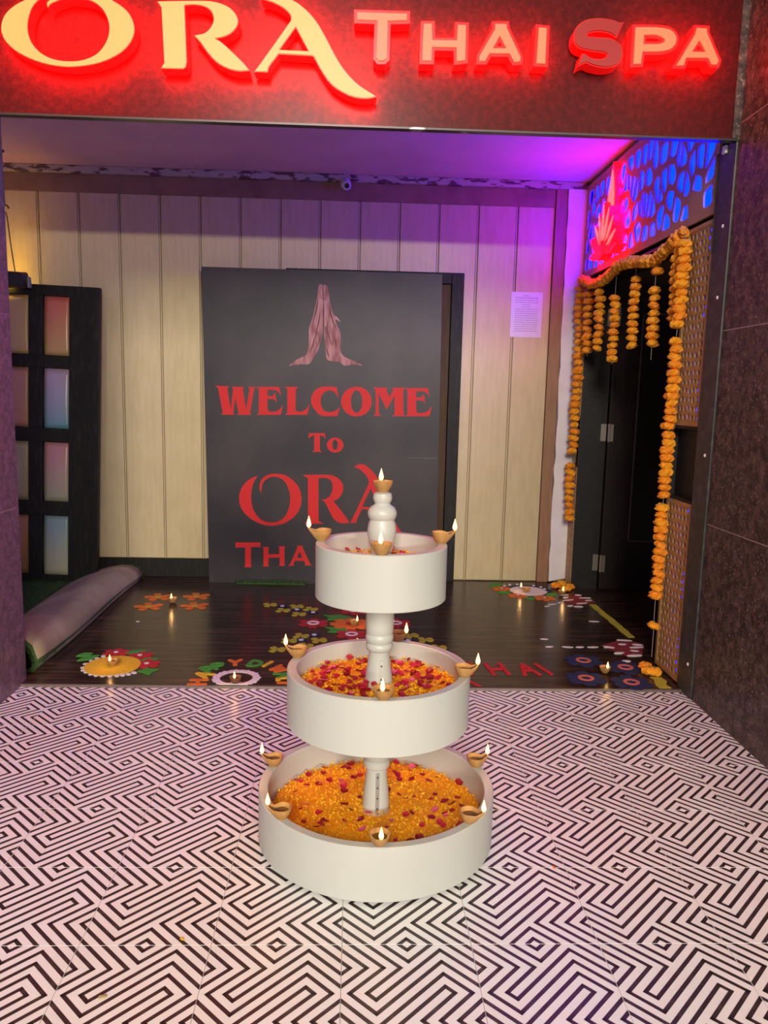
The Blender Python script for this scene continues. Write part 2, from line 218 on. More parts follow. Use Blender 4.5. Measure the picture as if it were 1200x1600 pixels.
HLINES_R=[[[[-0.3547,1.8449,1],[-0.3561,1.7715,0],[-0.3561,1.6879,0],[-0.3579,1.6286,1],[-0.3568,1.6286,1],[-0.3498,1.688,0],[-0.3497,1.7716,0],[-0.3537,1.8449,1]]],[[[-0.316,1.8313,1],[-0.3117,1.7628,0],[-0.2918,1.6994,0],[-0.2683,1.6556,1],[-0.2673,1.6556,1],[-0.2854,1.6995,0],[-0.3054,1.763,0],[-0.315,1.8313,1]]],[[[-0.3286,1.7181,1],[-0.3341,1.6588,0],[-0.3158,1.6049,0],[-0.2999,1.5606,1],[-0.2989,1.5606,1],[-0.3095,1.605,0],[-0.3278,1.659,0],[-0.3276,1.7182,1]]],[[[-0.2881,1.6204,1],[-0.2754,1.5811,0],[-0.2666,1.5316,1],[-0.2656,1.5316,1],[-0.2683,1.5812,0],[-0.2871,1.6204,1]]],[[[-0.3327,1.5498,1],[-0.3251,1.5102,0],[-0.3115,1.4756,1],[-0.3105,1.4756,1],[-0.318,1.5104,0],[-0.3317,1.5499,1]]]]
SIGN=[["O",[[[-1.28,2.6328,1],[-1.313,2.5994,0],[-1.3291,2.5634,0],[-1.3352,2.5237,0],[-1.3244,2.4805,0],[-1.294,2.4458,0],[-1.2533,2.4254,0],[-1.2024,2.418,0],[-1.1446,2.4233,0],[-1.0926,2.4452,0],[-1.0594,2.4824,0],[-1.0442,2.5228,0],[-1.0475,2.5623,0],[-1.0687,2.601,0],[-1.1061,2.6251,0],[-1.1566,2.6321,0],[-1.1947,2.6307,0],[-1.2299,2.6191,0],[-1.2525,2.6076,0],[-1.2593,2.5976,1],[-1.2601,2.6093,0],[-1.2521,2.6175,0],[-1.234,2.628,0],[-1.1943,2.6413,0],[-1.1435,2.646,0],[-1.0801,2.643,0],[-1.0235,2.6224,0],[-0.9766,2.5887,0],[-0.9573,2.5419,0],[-0.9693,2.4977,0],[-1.0088,2.4563,0],[-1.074,2.4239,0],[-1.1451,2.4073,0],[-1.2158,2.4027,0],[-1.2921,2.4139,0],[-1.3612,2.4394,0],[-1.4073,2.4735,0],[-1.4245,2.5125,0],[-1.4162,2.5522,0],[-1.3894,2.5847,0],[-1.3408,2.614,0]]]],["R",[[[-0.8705,2.6291,1],[-0.7787,2.6342,0],[-0.7038,2.6371,0],[-0.6562,2.6326,0],[-0.6153,2.6168,0],[-0.5915,2.5906,0],[-0.5899,2.5652,0],[-0.6089,2.5405,0],[-0.6365,2.525,0],[-0.6736,2.5162,1],[-0.6435,2.4991,0],[-0.6025,2.4651,0],[-0.5681,2.4341,0],[-0.5502,2.4136,1],[-0.582,2.4109,0],[-0.6165,2.4161,0],[-0.6578,2.434,0],[-0.6919,2.4651,0],[-0.719,2.4995,0],[-0.741,2.5217,1],[-0.705,2.5304,0],[-0.6808,2.5537,0],[-0.672,2.5812,0],[-0.682,2.6078,0],[-0.7074,2.6227,0],[-0.7448,2.6267,0],[-0.7782,2.6232,1],[-0.7731,2.4331,1],[-0.7768,2.4168,1],[-0.7855,2.4107,1],[-0.8611,2.4095,1],[-0.8505,2.4254,1],[-0.8573,2.6106,1]]]],["A",[[[-0.4985,2.654,1],[-0.4609,2.6671,0],[-0.4232,2.6647,0],[-0.3938,2.6523,0],[-0.3685,2.6397,0],[-0.3347,2.6137,0],[-0.3049,2.5816,0],[-0.2748,2.5357,0],[-0.2315,2.4622,0],[-0.1924,2.4119,0],[-0.1533,2.3772,0],[-0.1186,2.3564,0],[-0.0882,2.3402,1],[-0.1182,2.3343,0],[-0.1612,2.3368,0],[-0.2043,2.3514,0],[-0.2474,2.3779,0],[-0.282,2.4206,0],[-0.3123,2.4691,1],[-0.3208,2.4724,1],[-0.4415,2.4743,1],[-0.4753,2.4315,0],[-0.4824,2.4114,1],[-0.5248,2.4106,1],[-0.5091,2.4303,1],[-0.45,2.5095,1],[-0.3947,2.586,1],[-0.3978,2.6055,0],[-0.4231,2.6279,0],[-0.4608,2.645,0]],[[-0.3794,2.5678,1],[-0.3294,2.4831,1],[-0.4415,2.4842,1]]]],["T",[[[-0.1584,2.6206,1],[0.0207,2.6229,1],[0.0213,2.6026,1],[-0.0481,2.5981,1],[-0.0491,2.4724,1],[-0.0586,2.4631,1],[-0.078,2.4624,1],[-0.0859,2.4711,1],[-0.0848,2.5975,1],[-0.158,2.5975,1]]]],["H",[[[0.0835,2.5917,1],[0.1118,2.5928,1],[0.1151,2.538,1],[0.2057,2.5403,1],[0.2077,2.5928,1],[0.2361,2.5925,1],[0.2382,2.4757,1],[0.2082,2.471,1],[0.2053,2.5179,1],[0.115,2.5164,1],[0.1137,2.4693,1],[0.0822,2.4682,1],[0.0813,2.5349,1]]]],["A",[[[0.3432,2.6008,1],[0.3837,2.6023,1],[0.386,2.5881,1],[0.4406,2.4932,1],[0.4397,2.4787,1],[0.4194,2.4765,1],[0.4008,2.5048,1],[0.3271,2.5027,1],[0.3111,2.4754,1],[0.2907,2.4747,1],[0.2901,2.4906,1],[0.3439,2.585,1]],[[0.3621,2.5636,1],[0.3891,2.5204,1],[0.3374,2.5185,1]]]],["I",[[[0.5039,2.5954,1],[0.5322,2.5936,1],[0.5329,2.4748,1],[0.5013,2.4751,1]]]],["S",[[[0.8177,2.628,1],[0.7917,2.5714,1],[0.763,2.586,0],[0.7202,2.5902,0],[0.6887,2.5832,0],[0.6866,2.5743,0],[0.7266,2.5724,0],[0.7748,2.5693,0],[0.8111,2.5462,0],[0.8176,2.5046,0],[0.797,2.4768,0],[0.7547,2.4678,0],[0.7061,2.4749,0],[0.6842,2.4825,0],[0.6557,2.4682,1],[0.6654,2.5114,1],[0.6769,2.5142,0],[0.7045,2.5005,0],[0.742,2.4994,0],[0.76,2.5099,0],[0.746,2.5192,0],[0.7031,2.5226,0],[0.6545,2.533,0],[0.6344,2.5568,0],[0.6374,2.5959,0],[0.6701,2.6263,0],[0.7225,2.637,0],[0.7759,2.6328,0],[0.8004,2.6254,0]]]],["P",[[[0.8601,2.6092,1],[0.9427,2.6113,0],[0.9915,2.6034,0],[1.0133,2.5782,0],[1.0038,2.5484,0],[0.9647,2.5337,0],[0.8909,2.5295,1],[0.8875,2.4874,1],[0.8608,2.4855,1]],[[0.8922,2.5859,1],[0.9392,2.5877,0],[0.9712,2.5742,0],[0.9627,2.5601,0],[0.9363,2.5547,0],[0.8924,2.5536,1]]]],["A",[[[1.0871,2.6153,1],[1.1236,2.6152,1],[1.126,2.5996,1],[1.1769,2.5079,1],[1.1726,2.4953,1],[1.1538,2.4946,1],[1.1383,2.5173,1],[1.0549,2.5143,1],[1.0479,2.4873,1],[1.0221,2.4864,1],[1.0833,2.5955,1]],[[1.101,2.5766,1],[1.1287,2.5348,1],[1.0749,2.5338,1]]]]]
R1={"c":[-1.224,1.822],"ex":[[-1.345,1.819],[-1.108,1.825],[-1.265,1.959],[-1.185,1.695]],"beads":[[-1.305,1.948],[-1.323,1.916],[-1.336,1.882],[-1.349,1.84],[-1.343,1.792],[-1.331,1.761],[-1.311,1.738],[-1.283,1.712],[-1.256,1.699],[-1.227,1.694],[-1.195,1.689],[-1.167,1.695],[-1.145,1.704],[-1.123,1.716],[-1.104,1.735]],"red":[[-1.262,2.002],[-1.139,1.963],[-1.078,1.85]],"leaf":[[-1.367,1.994],[-1.431,1.944],[-1.327,1.967],[-1.405,1.88],[-1.221,1.989],[-1.128,2.042],[-1.125,1.888],[-1.042,1.924],[-1.092,1.747],[-1.005,1.776],[-1.071,1.8],[-1.029,1.707]]}
R2=[[-1.319,3.043],[-1.092,3.07],[-1.321,2.826],[-1.061,2.852]]
R3={"let":[["H",[-0.801,1.628]],["A",[-0.793,1.717]],["P",[-0.782,1.79]],["P",[-0.745,1.836]],["Y",[-0.679,1.882]],["D",[-0.584,1.872]],["I",[-0.527,1.867]],["W",[-0.467,1.802]],["A",[-0.438,1.715]],["L",[-0.419,1.645]]],"c":[-0.644,1.671],"ex":[[-0.748,1.668],[-0.54,1.673],[-0.66,1.779],[-0.629,1.569]]}
R4={"yel":[[-0.63,2.898],[-0.543,2.783],[-0.469,2.868],[-0.447,2.705],[-0.385,2.816],[-0.405,2.3],[-0.461,2.218],[-0.374,2.139],[-0.31,2.229],[-0.507,2.076],[0.168,2.327],[0.238,2.257],[0.292,2.134]],"dot":[[-0.552,2.871],[-0.461,2.801],[-0.364,2.744],[-0.335,2.317],[-0.397,2.229],[0.151,2.246]],"org":[-0.147,2.522],"red":[[-0.352,2.53],[-0.126,2.791],[-0.141,2.336],[0.103,2.549]],"leaf":[[-0.301,2.649],[-0.186,2.664],[-0.287,2.416],[-0.183,2.429]]}
R5={"c":[1.01,3.32],"ex":[[0.887,3.314],[1.134,3.327],[1.044,3.472],[0.978,3.174]],"org":[[0.841,3.362],[0.913,3.193],[1.072,3.138]],"leaf":[[0.765,3.438],[0.881,3.51],[0.791,3.268],[0.897,3.281],[0.956,3.163],[0.999,3.103],[1.098,3.193],[1.184,3.273]],"dots":[[0.875,3.452],[0.917,3.483],[0.97,3.493],[1.075,3.463],[1.115,3.423],[1.128,3.371],[1.118,3.293]]}
R6={"c":[1.274,3.101],"st":[[1.222,3.225],[1.211,3.091],[1.187,2.961],[1.233,2.943],[1.275,3.018],[1.309,3.223],[1.339,3.089],[1.333,3.151],[1.211,3.154]],"dots":[[1.043,2.948],[1.085,2.994],[1.143,3.033]]}
R7={"c":[1.257,2.157],"st":[[1.17,2.163],[1.289,2.281],[1.255,2.212],[1.333,2.208],[1.312,2.165],[1.282,2.109],[1.193,2.075],[1.258,2.04],[1.187,1.955]],"trail":[[0.864,2.166],[0.957,2.163],[1.02,2.165],[1.088,2.167],[0.868,2.293],[1.234,2.632]]}
YL=[[1.331,2.975],[1.356,2.364],[1.239,1.749],[1.258,1.564]]
R8=[[0.978,1.957],[1.151,1.863],[0.92,1.715],[1.112,1.669]]
HAI=[["T",[0.397,1.825]],["H",[0.535,1.829]],["A",[0.676,1.827]],["I",[0.754,1.835]],["A",[0.391,1.652]]]
DIYA=[[-1.203,2.918],[-1.223,1.819],[-0.638,1.617],[-0.129,2.492],[0.985,3.279],[1.205,3.224],[1.029,1.788]]
SWAG=[[3.445,2.01],[3.229,1.953],[3.087,1.941],[2.945,1.95],[2.753,1.984],[2.549,1.975],[2.377,1.947],[2.203,1.925],[2.075,1.953],[1.948,1.975],[1.851,2.004]]
STR=[[[3.478,1.959],[3.399,1.449]],[[3.411,1.438],[3.434,0.911]],[[3.462,0.825],[3.417,0.466]],[[3.298,1.901],[3.261,1.527]],[[3.075,1.885],[3.055,1.725]],[[3.058,1.681],[3.067,1.54]],[[2.784,1.818],[2.766,1.458]],[[2.472,1.874],[2.469,1.525]],[[2.192,1.784],[2.179,1.506]],[[1.915,1.949],[1.919,1.601]],[[1.824,1.933],[1.846,1.587]],[[1.854,1.521],[1.847,1.303],[1.865,1.137]],[[1.86,1.108],[1.859,0.987],[1.855,0.818]],[[1.87,0.775],[1.857,0.592],[1.864,0.348]],[[1.862,0.219],[1.857,0.189]]]
HEAP=[[1.209,3.408],[1.263,3.465],[1.255,3.324],[1.295,3.378],[1.235,1.838],[1.228,1.769],[1.249,1.762]]


# ------------------------------------------------------------------ the setting
XL, XR, YE, YW, ZC, ZP = -1.54, 1.315, 1.60, 3.60, 2.63, 0.012
FZ = 2.262                                             # underside of the fascia
m_white = mat('tile_white', (0.92, 0.90, 0.88), 0.32, noise=((0.86, 0.83, 0.81), 9.0, 0.45, 0.75))
m_black = mat('tile_black', (0.040, 0.026, 0.026), 0.35, noise=((0.075, 0.055, 0.05), 30.0, 0.5, 0.7))
m_grout = mat('grout', (0.36, 0.32, 0.29), 0.9)
m_wood = mat('dark_laminate', (0.020, 0.0095, 0.007), 0.22, noise=((0.075, 0.036, 0.023), 3.0, 0.44, 0.66), stretch=(1.0, 11.0, 1.0), bump=0.05, bscale=18, spec=0.2)
m_gran = granite('wall_granite', (0.030, 0.022, 0.019), (0.13, 0.095, 0.082), (0.28, 0.22, 0.20), 0.42)
m_granl = granite('pillar_granite', (0.115, 0.075, 0.078), (0.26, 0.17, 0.175), (0.40, 0.31, 0.30), 0.42)
m_fasc = granite('fascia_granite', (0.058, 0.006, 0.0065), (0.105, 0.010, 0.011), (0.11, 0.022, 0.022), 0.28, 40, 0.12)
m_edge = mat('edge_slate', (0.030, 0.033, 0.030), 0.45, noise=((0.065, 0.065, 0.06), 25.0, 0.45, 0.7))
m_pvc = mat('cream_panel', (0.56, 0.45, 0.255), 0.42, noise=((0.50, 0.395, 0.215), 5.0, 0.4, 0.7), stretch=(6, 6, 1))
m_groove = mat('panel_joint', (0.36, 0.27, 0.145), 0.5)
m_ceil = mat('ceiling_paint', (0.66, 0.42, 0.45), 0.7, noise=((0.58, 0.36, 0.39), 3.0, 0.4, 0.7))
m_corn = mat('peeling_paint', (0.42, 0.34, 0.27), 0.7, noise=((0.10, 0.055, 0.045), 13.0, 0.53, 0.58), stretch=(1, 1, 3))
m_band = mat('brown_band', (0.26, 0.15, 0.085), 0.55, noise=((0.20, 0.11, 0.06), 8.0, 0.4, 0.7))
m_plaster = mat('white_plaster', (0.80, 0.75, 0.73), 0.7, noise=((0.72, 0.65, 0.62), 6.0, 0.45, 0.7))
m_brown = mat('brown_wood', (0.30, 0.155, 0.075), 0.5, noise=((0.24, 0.12, 0.055), 6.0, 0.4, 0.7), stretch=(8, 8, 1))
m_blackwood = mat('black_wood', (0.008, 0.007, 0.006), 0.55, noise=((0.022, 0.019, 0.015), 14.0, 0.5, 0.72), stretch=(5, 5, 1), spec=0.25)
m_dark = mat('dark_interior', (0.012, 0.010, 0.012), 0.7)

# forecourt floor with its patterned tiles
T = 0.30
floor = struct('floor', MB().box(XL - 0.6, 2.2, -4.5, YE, -0.06, -0.006), m_grout)
LOOPA = [(-1, -4), (-5, -8), (-4, -9), (4, -1), (8, -5), (9, -4), (1, 4), (5, 8), (4, 9), (-4, 1), (-8, 5), (-9, 4)]
LOOPB = [(-3, -4), (-7, -8), (-4, -11), (4, -3), (8, -7), (11, -4), (3, 4), (7, 8), (4, 11), (-4, 3), (-8, 7), (-11, 4)]
DIAS = [[(3, 0), (0, 3), (-3, 0), (0, -3)], [(1, 0), (0, 1), (-1, 0), (0, -1)]]
def clip(poly, x0, x1, y0, y1):
    for ax, lim, sg in ((0, x0, 1), (0, x1, -1), (1, y0, 1), (1, y1, -1)):
        out = []
        for i in range(len(poly)):
            a, b = poly[i - 1], poly[i]; da, db = (a[ax] - lim) * sg, (b[ax] - lim) * sg
            if (da >= 0) != (db >= 0):
                t = da / (da - db); out.append((a[0] + (b[0] - a[0]) * t, a[1] + (b[1] - a[1]) * t))
            if db >= 0: out.append(b)
        poly = out
        if len(poly) < 3: return None
    return poly
HW = 0.016 * 16
_tiles = {}
def tile_mesh(x0, x1, y0, y1):
    """tile with local bounds (in 16ths of a tile; the full one spans -8..8 and 0..16)"""
    key = (round(x0, 2), round(x1, 2), round(y0, 2), round(y1, 2))
    if key in _tiles: return _tiles[key]
    mb = MB(); k = T / 16; g = 0.028; b = 0.02
    X0, X1, Y0, Y1 = [q * k for q in (x0 + g, x1 - g, y0 + g, y1 - g)]; e = b * k * 1.0
    vs = [(X0, Y0, -0.012), (X1, Y0, -0.012), (X1, Y1, -0.012), (X0, Y1, -0.012), (X0, Y0, -0.0004), (X1, Y0, -0.0004), (X1, Y1, -0.0004), (X0, Y1, -0.0004),
          (X0 + e, Y0 + e, 0), (X1 - e, Y0 + e, 0), (X1 - e, Y1 - e, 0), (X0 + e, Y1 - e, 0)]
    mb.add(vs, [(0, 1, 5, 4), (1, 2, 6, 5), (2, 3, 7, 6), (3, 0, 4, 7), (4, 5, 9, 8), (5, 6, 10, 9), (6, 7, 11, 10), (7, 4, 8, 11), (8, 9, 10, 11)], 0)
    for ox in (-16, 0, 16):
        for oy in (0, 16):
            for loop in [LOOPA, LOOPB] + DIAS:
                for i in range(len(loop)):
                    p, q = Vector(loop[i - 1]), Vector(loop[i]); d = (q - p).normalized(); nn = Vector((-d.y, d.x)) * HW; e2 = d * HW
                    quad = [p - e2 + nn, q + e2 + nn, q + e2 - nn, p - e2 - nn]
                    pl = clip([(v.x + ox, v.y + oy) for v in quad][::-1], x0 + g + b, x1 - g - b, y0 + g + b, y1 - g - b)
                    if pl: mb.add([(v[0] * k, v[1] * k, 0.0002) for v in pl], [tuple(range(len(pl)))], 1)
    _tiles[key] = mb.mesh('tile', [m_white, m_black]); return _tiles[key]
for i in range(-5, 5):
    for j in range(-5, 6):
        cx, cy = i * T, j * T
        x0 = max(-8.0, (XL - cx) / T * 16); x1 = min(8.0, (XR - cx) / T * 16); y1 = min(16.0, (YE - 0.012 - cy) / T * 16)
        if x1 - x0 < 0.5 or y1 < 0.5: continue
        put('tile', tile_mesh(x0, x1, 0.0, y1), floor, loc=(cx, cy, 0))
# porch floor, its edge strip and the room behind the door
struct('floor_porch', MB().box(XL - 1.2, 2.9, YE, YW + 0.3, -0.06, ZP), m_wood)
struct('trim_1', MB().box(XL, XR, YE - 0.012, YE, -0.03, ZP - 0.001), mat('edge_strip', (0.20, 0.16, 0.14), 0.4, 0.4))

# back wall: backing and single cream panels with double-line joints
wb = struct('wall_back', MB().box(XL - 1.2, 2.9, YW + 0.014, YW + 0.15, -0.05, ZC), m_groove)
px0 = -1.6515 - 4 * 0.2535
pm = MB().box(0.004, 0.2405, 0, 0.012, 0.14, 2.475).mesh('panel', m_pvc)
jm = MB().box(0.2435, 0.2505, 0.002, 0.012, 0.14, 2.475).mesh('joint_bead', m_pvc)
pml = MB().box(0.004, 0.2405, 0, 0.012, 0.018, 2.475).mesh('panel', m_pvc)
jml = MB().box(0.2435, 0.2505, 0.002, 0.012, 0.018, 2.475).mesh('joint_bead', m_pvc)
for k in range(15):
    x = px0 + k * 0.2535
    if x + 0.25 > 1.13:
        MB().box(x + 0.004, 1.118, YW, YW + 0.012, 0.018, 2.475).build('panel', m_pvc, wb, bevel=0.002); break
    put('panel', pml if x > 0.3 else pm, wb, 0.002, (x, YW, 0)); put('joint_bead', jml if x > 0.3 else jm, wb, 0.001, (x, YW, 0))
struct('baseboard_back', MB().box(XL - 1.2, 0.36, YW - 0.012, YW + 0.014, ZP, 0.135), m_blackwood, bevel=0.002)
struct('trim_2', MB().box(XL - 1.2, XR, YW - 0.035, YW + 0.014, 2.585, ZC), m_corn, bevel=0.006)
struct('trim_3', MB().box(XL - 1.2, 1.12, YW - 0.008, YW + 0.014, 2.475, 2.585), m_band, bevel=0.003)
struct('trim_4', MB().box(1.122, 1.197, YW - 0.018, YW + 0.014, ZP, 2.585), m_brown, bevel=0.003)
# uneven edge of the plaster return beside the lattice
pl = [(1.315, ZP + 0.03)] + [(1.315, 2.585)] + [(1.199 + random.uniform(-0.004, 0.007), 2.585 - k * 0.0855) for k in range(31)]
struct('wall_corner', MB().prism([pl], lambda p: (p[0], YW - 0.03, p[1]), lambda p: (p[0], YW + 0.02, p[1])), m_plaster)
struct('wall_side', MB().box(XL - 1.2, XL - 1.15, 1.655, YW + 0.014, ZP, ZC), m_plaster)
# ceiling over the porch
struct('ceiling', MB().box(XL - 1.2, 2.9, 1.536, YW + 0.15, ZC, ZC + 0.1), m_ceil)
# left and right granite cheeks of the forecourt, in slabs
def cheek(name, xf, xb, ya, yb, m):
    r = struct(name, MB().box(min(xb, xf + (0.0015 if xb > xf else -0.0015)), max(xb, xf + (0.0015 if xb > xf else -0.0015)), ya, yb, -0.03, 3.3), m_grout)
    n = max(1, round((yb - ya) / 0.95)); dy = (yb - ya) / n
    for i in range(n):
        for z0, z1 in ((0.0, 0.762), (0.762, 1.542), (1.542, 2.32), (2.32, 3.3)):
            x0, x1 = sorted((xf, xf + (0.013 if xb > xf else -0.013)))
            MB().box(x0, x1, ya + i * dy + 0.001, ya + (i + 1) * dy - 0.001, z0 + 0.0022, z1 - 0.0022).build('slab', m, r, bevel=0.0008)
    return r
cheek('wall_right', XR, XR + 0.25, -0.9, 1.50, m_gran)
cheek('wall_left', XL, XL - 0.55, 0.55, 1.64, m_granl)
MB().box(XL - 0.55, XL - 0.001, 1.641, 1.655, 0, 3.3).build('slab', m_granl, bpy.data.objects['wall_left'])
# slate edge strip beside the lattice, with pale screw caps
es = struct('trim_5', MB().box(XR - 0.008, XR + 0.1, 1.502, 1.645, 0, FZ), m_edge, bevel=0.004)
m_cap = mat('pale_cap', (0.8, 0.78, 0.74), 0.3)
cap = MB().lathe([(0.0075, 0), (0.0075, 0.002), (0.004, 0.0045)], 10).mesh('screw_cap', m_cap)
for y, z in ((1.56, 1.953), (1.556, 1.676), (1.551, 1.041), (1.549, 0.143)):
    o = put('screw_cap', cap, es, loc=(XR - 0.008, y, z)); o.rotation_euler = (0, -PI / 2, 0)
MB().box(XR - 0.02, XR - 0.008, 1.57, 1.60, 2.232, 2.262).build('cable_clip', m_cap, es, bevel=0.003)
MB().tube([(XR - 0.011, 1.652, 2.25), (XR - 0.012, 1.648, 2.12), (XR - 0.012, 1.640, 2.02), (XR - 0.012, 1.636, 1.86)], 0.0025, 6).build('cable', m_dark, es)
# fascia above the opening
fa = struct('wall_front', MB().box(XL, XR, 1.512, 1.535, FZ, 3.3), m_edge)
for a, b in ((XL, XR - 0.03),):
    MB().box(a + 0.0008, b - 0.0008, 1.50, 1.512, FZ, 3.3).build('slab', m_fasc, fa, bevel=0.0015)
MB().box(XR - 0.03, XR, 1.494, 1.512, FZ, 3.3).build('slab', m_gran, fa)
struct('trim_6', MB().box(XL, XR, 1.496, 1.53, FZ - 0.007, FZ), mat('worn_steel', (0.05, 0.045, 0.045), 0.35, 0.6, noise=((0.45, 0.42, 0.4), 5.0, 0.62, 0.68)))

# right side of the porch: wall above and around the doorway, then the dark room beyond
YD0, YD1, ZD = 1.925, 3.43, 2.0
rw = struct('wall_porch', MB().box(XR + 0.045, XR + 0.17, 1.645, YW, ZD, ZC), m_dark)
MB().box(XR + 0.045, XR + 0.17, 1.645, YD0, ZP, ZD).build('near_pier', m_dark, rw)
MB().box(XR + 0.045, XR + 0.17, YD1, YW, ZP, ZD).build('far_pier', m_dark, rw)
m_jamb = mat('door_jamb', (0.014, 0.014, 0.013), 0.38, noise=((0.024, 0.024, 0.022), 12, 0.45, 0.7), stretch=(1, 1, 9))
struct('trim_7', MB().box(XR, XR + 0.172, YD1 - 0.012, YD1, ZP, ZD), m_jamb)
struct('trim_8', MB().box(XR, XR + 0.172, YD0, YD0 + 0.012, ZP, ZD), m_jamb)
struct('trim_9', MB().box(XR, XR + 0.172, YD0, YD1, ZD - 0.012, ZD), m_jamb)
struct('wall_room', MB().box(2.75, 2.9, 0.6, YW + 0.1, 0, ZC).box(XR + 0.18, 2.9, 0.6, 0.7, 0, ZC), m_dark)
# doorway in the back wall behind the welcome board
d2 = struct('door_2', MB().box(0.465, 0.545, YW - 0.05, YW + 0.012, ZP, 2.045).box(-0.52, 0.465, YW - 0.05, YW + 0.012, 1.975, 2.045).box(-0.6, -0.52, YW - 0.05, YW + 0.012, ZP, 2.045), m_blackwood, bevel=0.004)
MB().box(-0.515, 0.462, YW - 0.03, YW + 0.01, ZP, 1.972).build('door_leaf', mat('umber_wood', (0.075, 0.036, 0.014), 0.55, spec=0.2, noise=((0.05, 0.024, 0.010), 6.0, 0.4, 0.7), stretch=(8, 8, 1)), d2)
# open door leaf, swung into the room at right angles to the wall
d1 = struct('door_1', MB().box(XR + 0.178, 2.35, YD1 - 0.052, YD1 - 0.012, ZP + 0.006, ZD - 0.016), mat('door_leaf_wood', (0.016, 0.010, 0.010), 0.34, noise=((0.028, 0.018, 0.017), 10, 0.45, 0.7), stretch=(9, 9, 1)), bevel=0.002)
m_line = mat('pale_line', (0.20, 0.165, 0.135), 0.4, 0.5)
x0, x1, z0, z1, yf = 1.66, 2.2, 0.34, 1.805, YD1 - 0.052
md = MB()
for a in ((x0, x0 + 0.009, z0, z1), (x1, x1 + 0.009, z0, z1), (x0, x1 + 0.009, z0, z0 + 0.009), (x0, x1 + 0.009, z1 - 0.009, z1)): md.box(a[0], a[1], yf - 0.005, yf, a[2], a[3])
md.build('moulding', m_line, d1)
m_steel = mat('hinge_steel', (0.42, 0.38, 0.32), 0.4, 0.9)
for z in (0.19, 1.05, 1.78):
    h = MB().box(XR + 0.135, XR + 0.171, YD1 - 0.0165, YD1 - 0.012, z - 0.055, z + 0.055).box(XR + 0.182, XR + 0.205, yf - 0.004, yf, z - 0.055, z + 0.055)
    h.tube([(XR + 0.177, YD1 - 0.055, z - 0.057), (XR + 0.177, YD1 - 0.055, z + 0.057)], 0.008, 8).build('hinge', m_steel, d1)

# ------------------------------------------------------------------ lattice panels with blue light behind
m_jali = mat('lattice_board', (0.42, 0.245, 0.085), 0.5, noise=((0.36, 0.20, 0.065), 10, 0.4, 0.7))
m_blue = mat('blue_backlight', (0.01, 0.02, 0.2), 0.5, emit=(0.0, 0.0026, 1.0), estr=38.0)
m_blue2 = mat('blue_backlight_dim', (0.01, 0.01, 0.12), 0.5, emit=(0.012, 0.012, 1.0), estr=7.0)
m_bsheet = mat('box_back', (0.10, 0.09, 0.12), 0.7)
def voronoi(seeds, u0, u1, v0, v1, sv):
    cells = []
    for i, s in enumerate(seeds):
        poly = [(u0, v0), (u1, v0), (u1, v1), (u0, v1)]
        for j, t in enumerate(seeds):
            if i == j or abs(t[0] - s[0]) > 0.5 or abs(t[1] - s[1]) > 0.5: continue
            nx, ny = t[0] - s[0], (t[1] - s[1]) * sv * sv; c = nx * (s[0] + t[0]) / 2 + ny * (s[1] + t[1]) / 2
            out = []
            for k in range(len(poly)):
                a, b = poly[k - 1], poly[k]; da, db = c - nx * a[0] - ny * a[1], c - nx * b[0] - ny * b[1]
                if (da >= 0) != (db >= 0): q = da / (da - db); out.append((a[0] + (b[0] - a[0]) * q, a[1] + (b[1] - a[1]) * q))
                if db >= 0: out.append(b)
            poly = out
            if len(poly) < 3: break
        if len(poly) >= 3: cells.append(poly)
    return cells
def ring(poly, n):
    L = [math.dist(poly[i - 1], poly[i]) for i in range(len(poly))]; tot = sum(L); out = []
    for i in range(len(poly)):                      # keep the corners, fill the sides
        a, b = poly[i - 1], poly[i]; k = max(1, round(L[i] / tot * n))
        out += [(a[0] + (b[0] - a[0]) * q / k, a[1] + (b[1] - a[1]) * q / k) for q in range(k)]
    return out
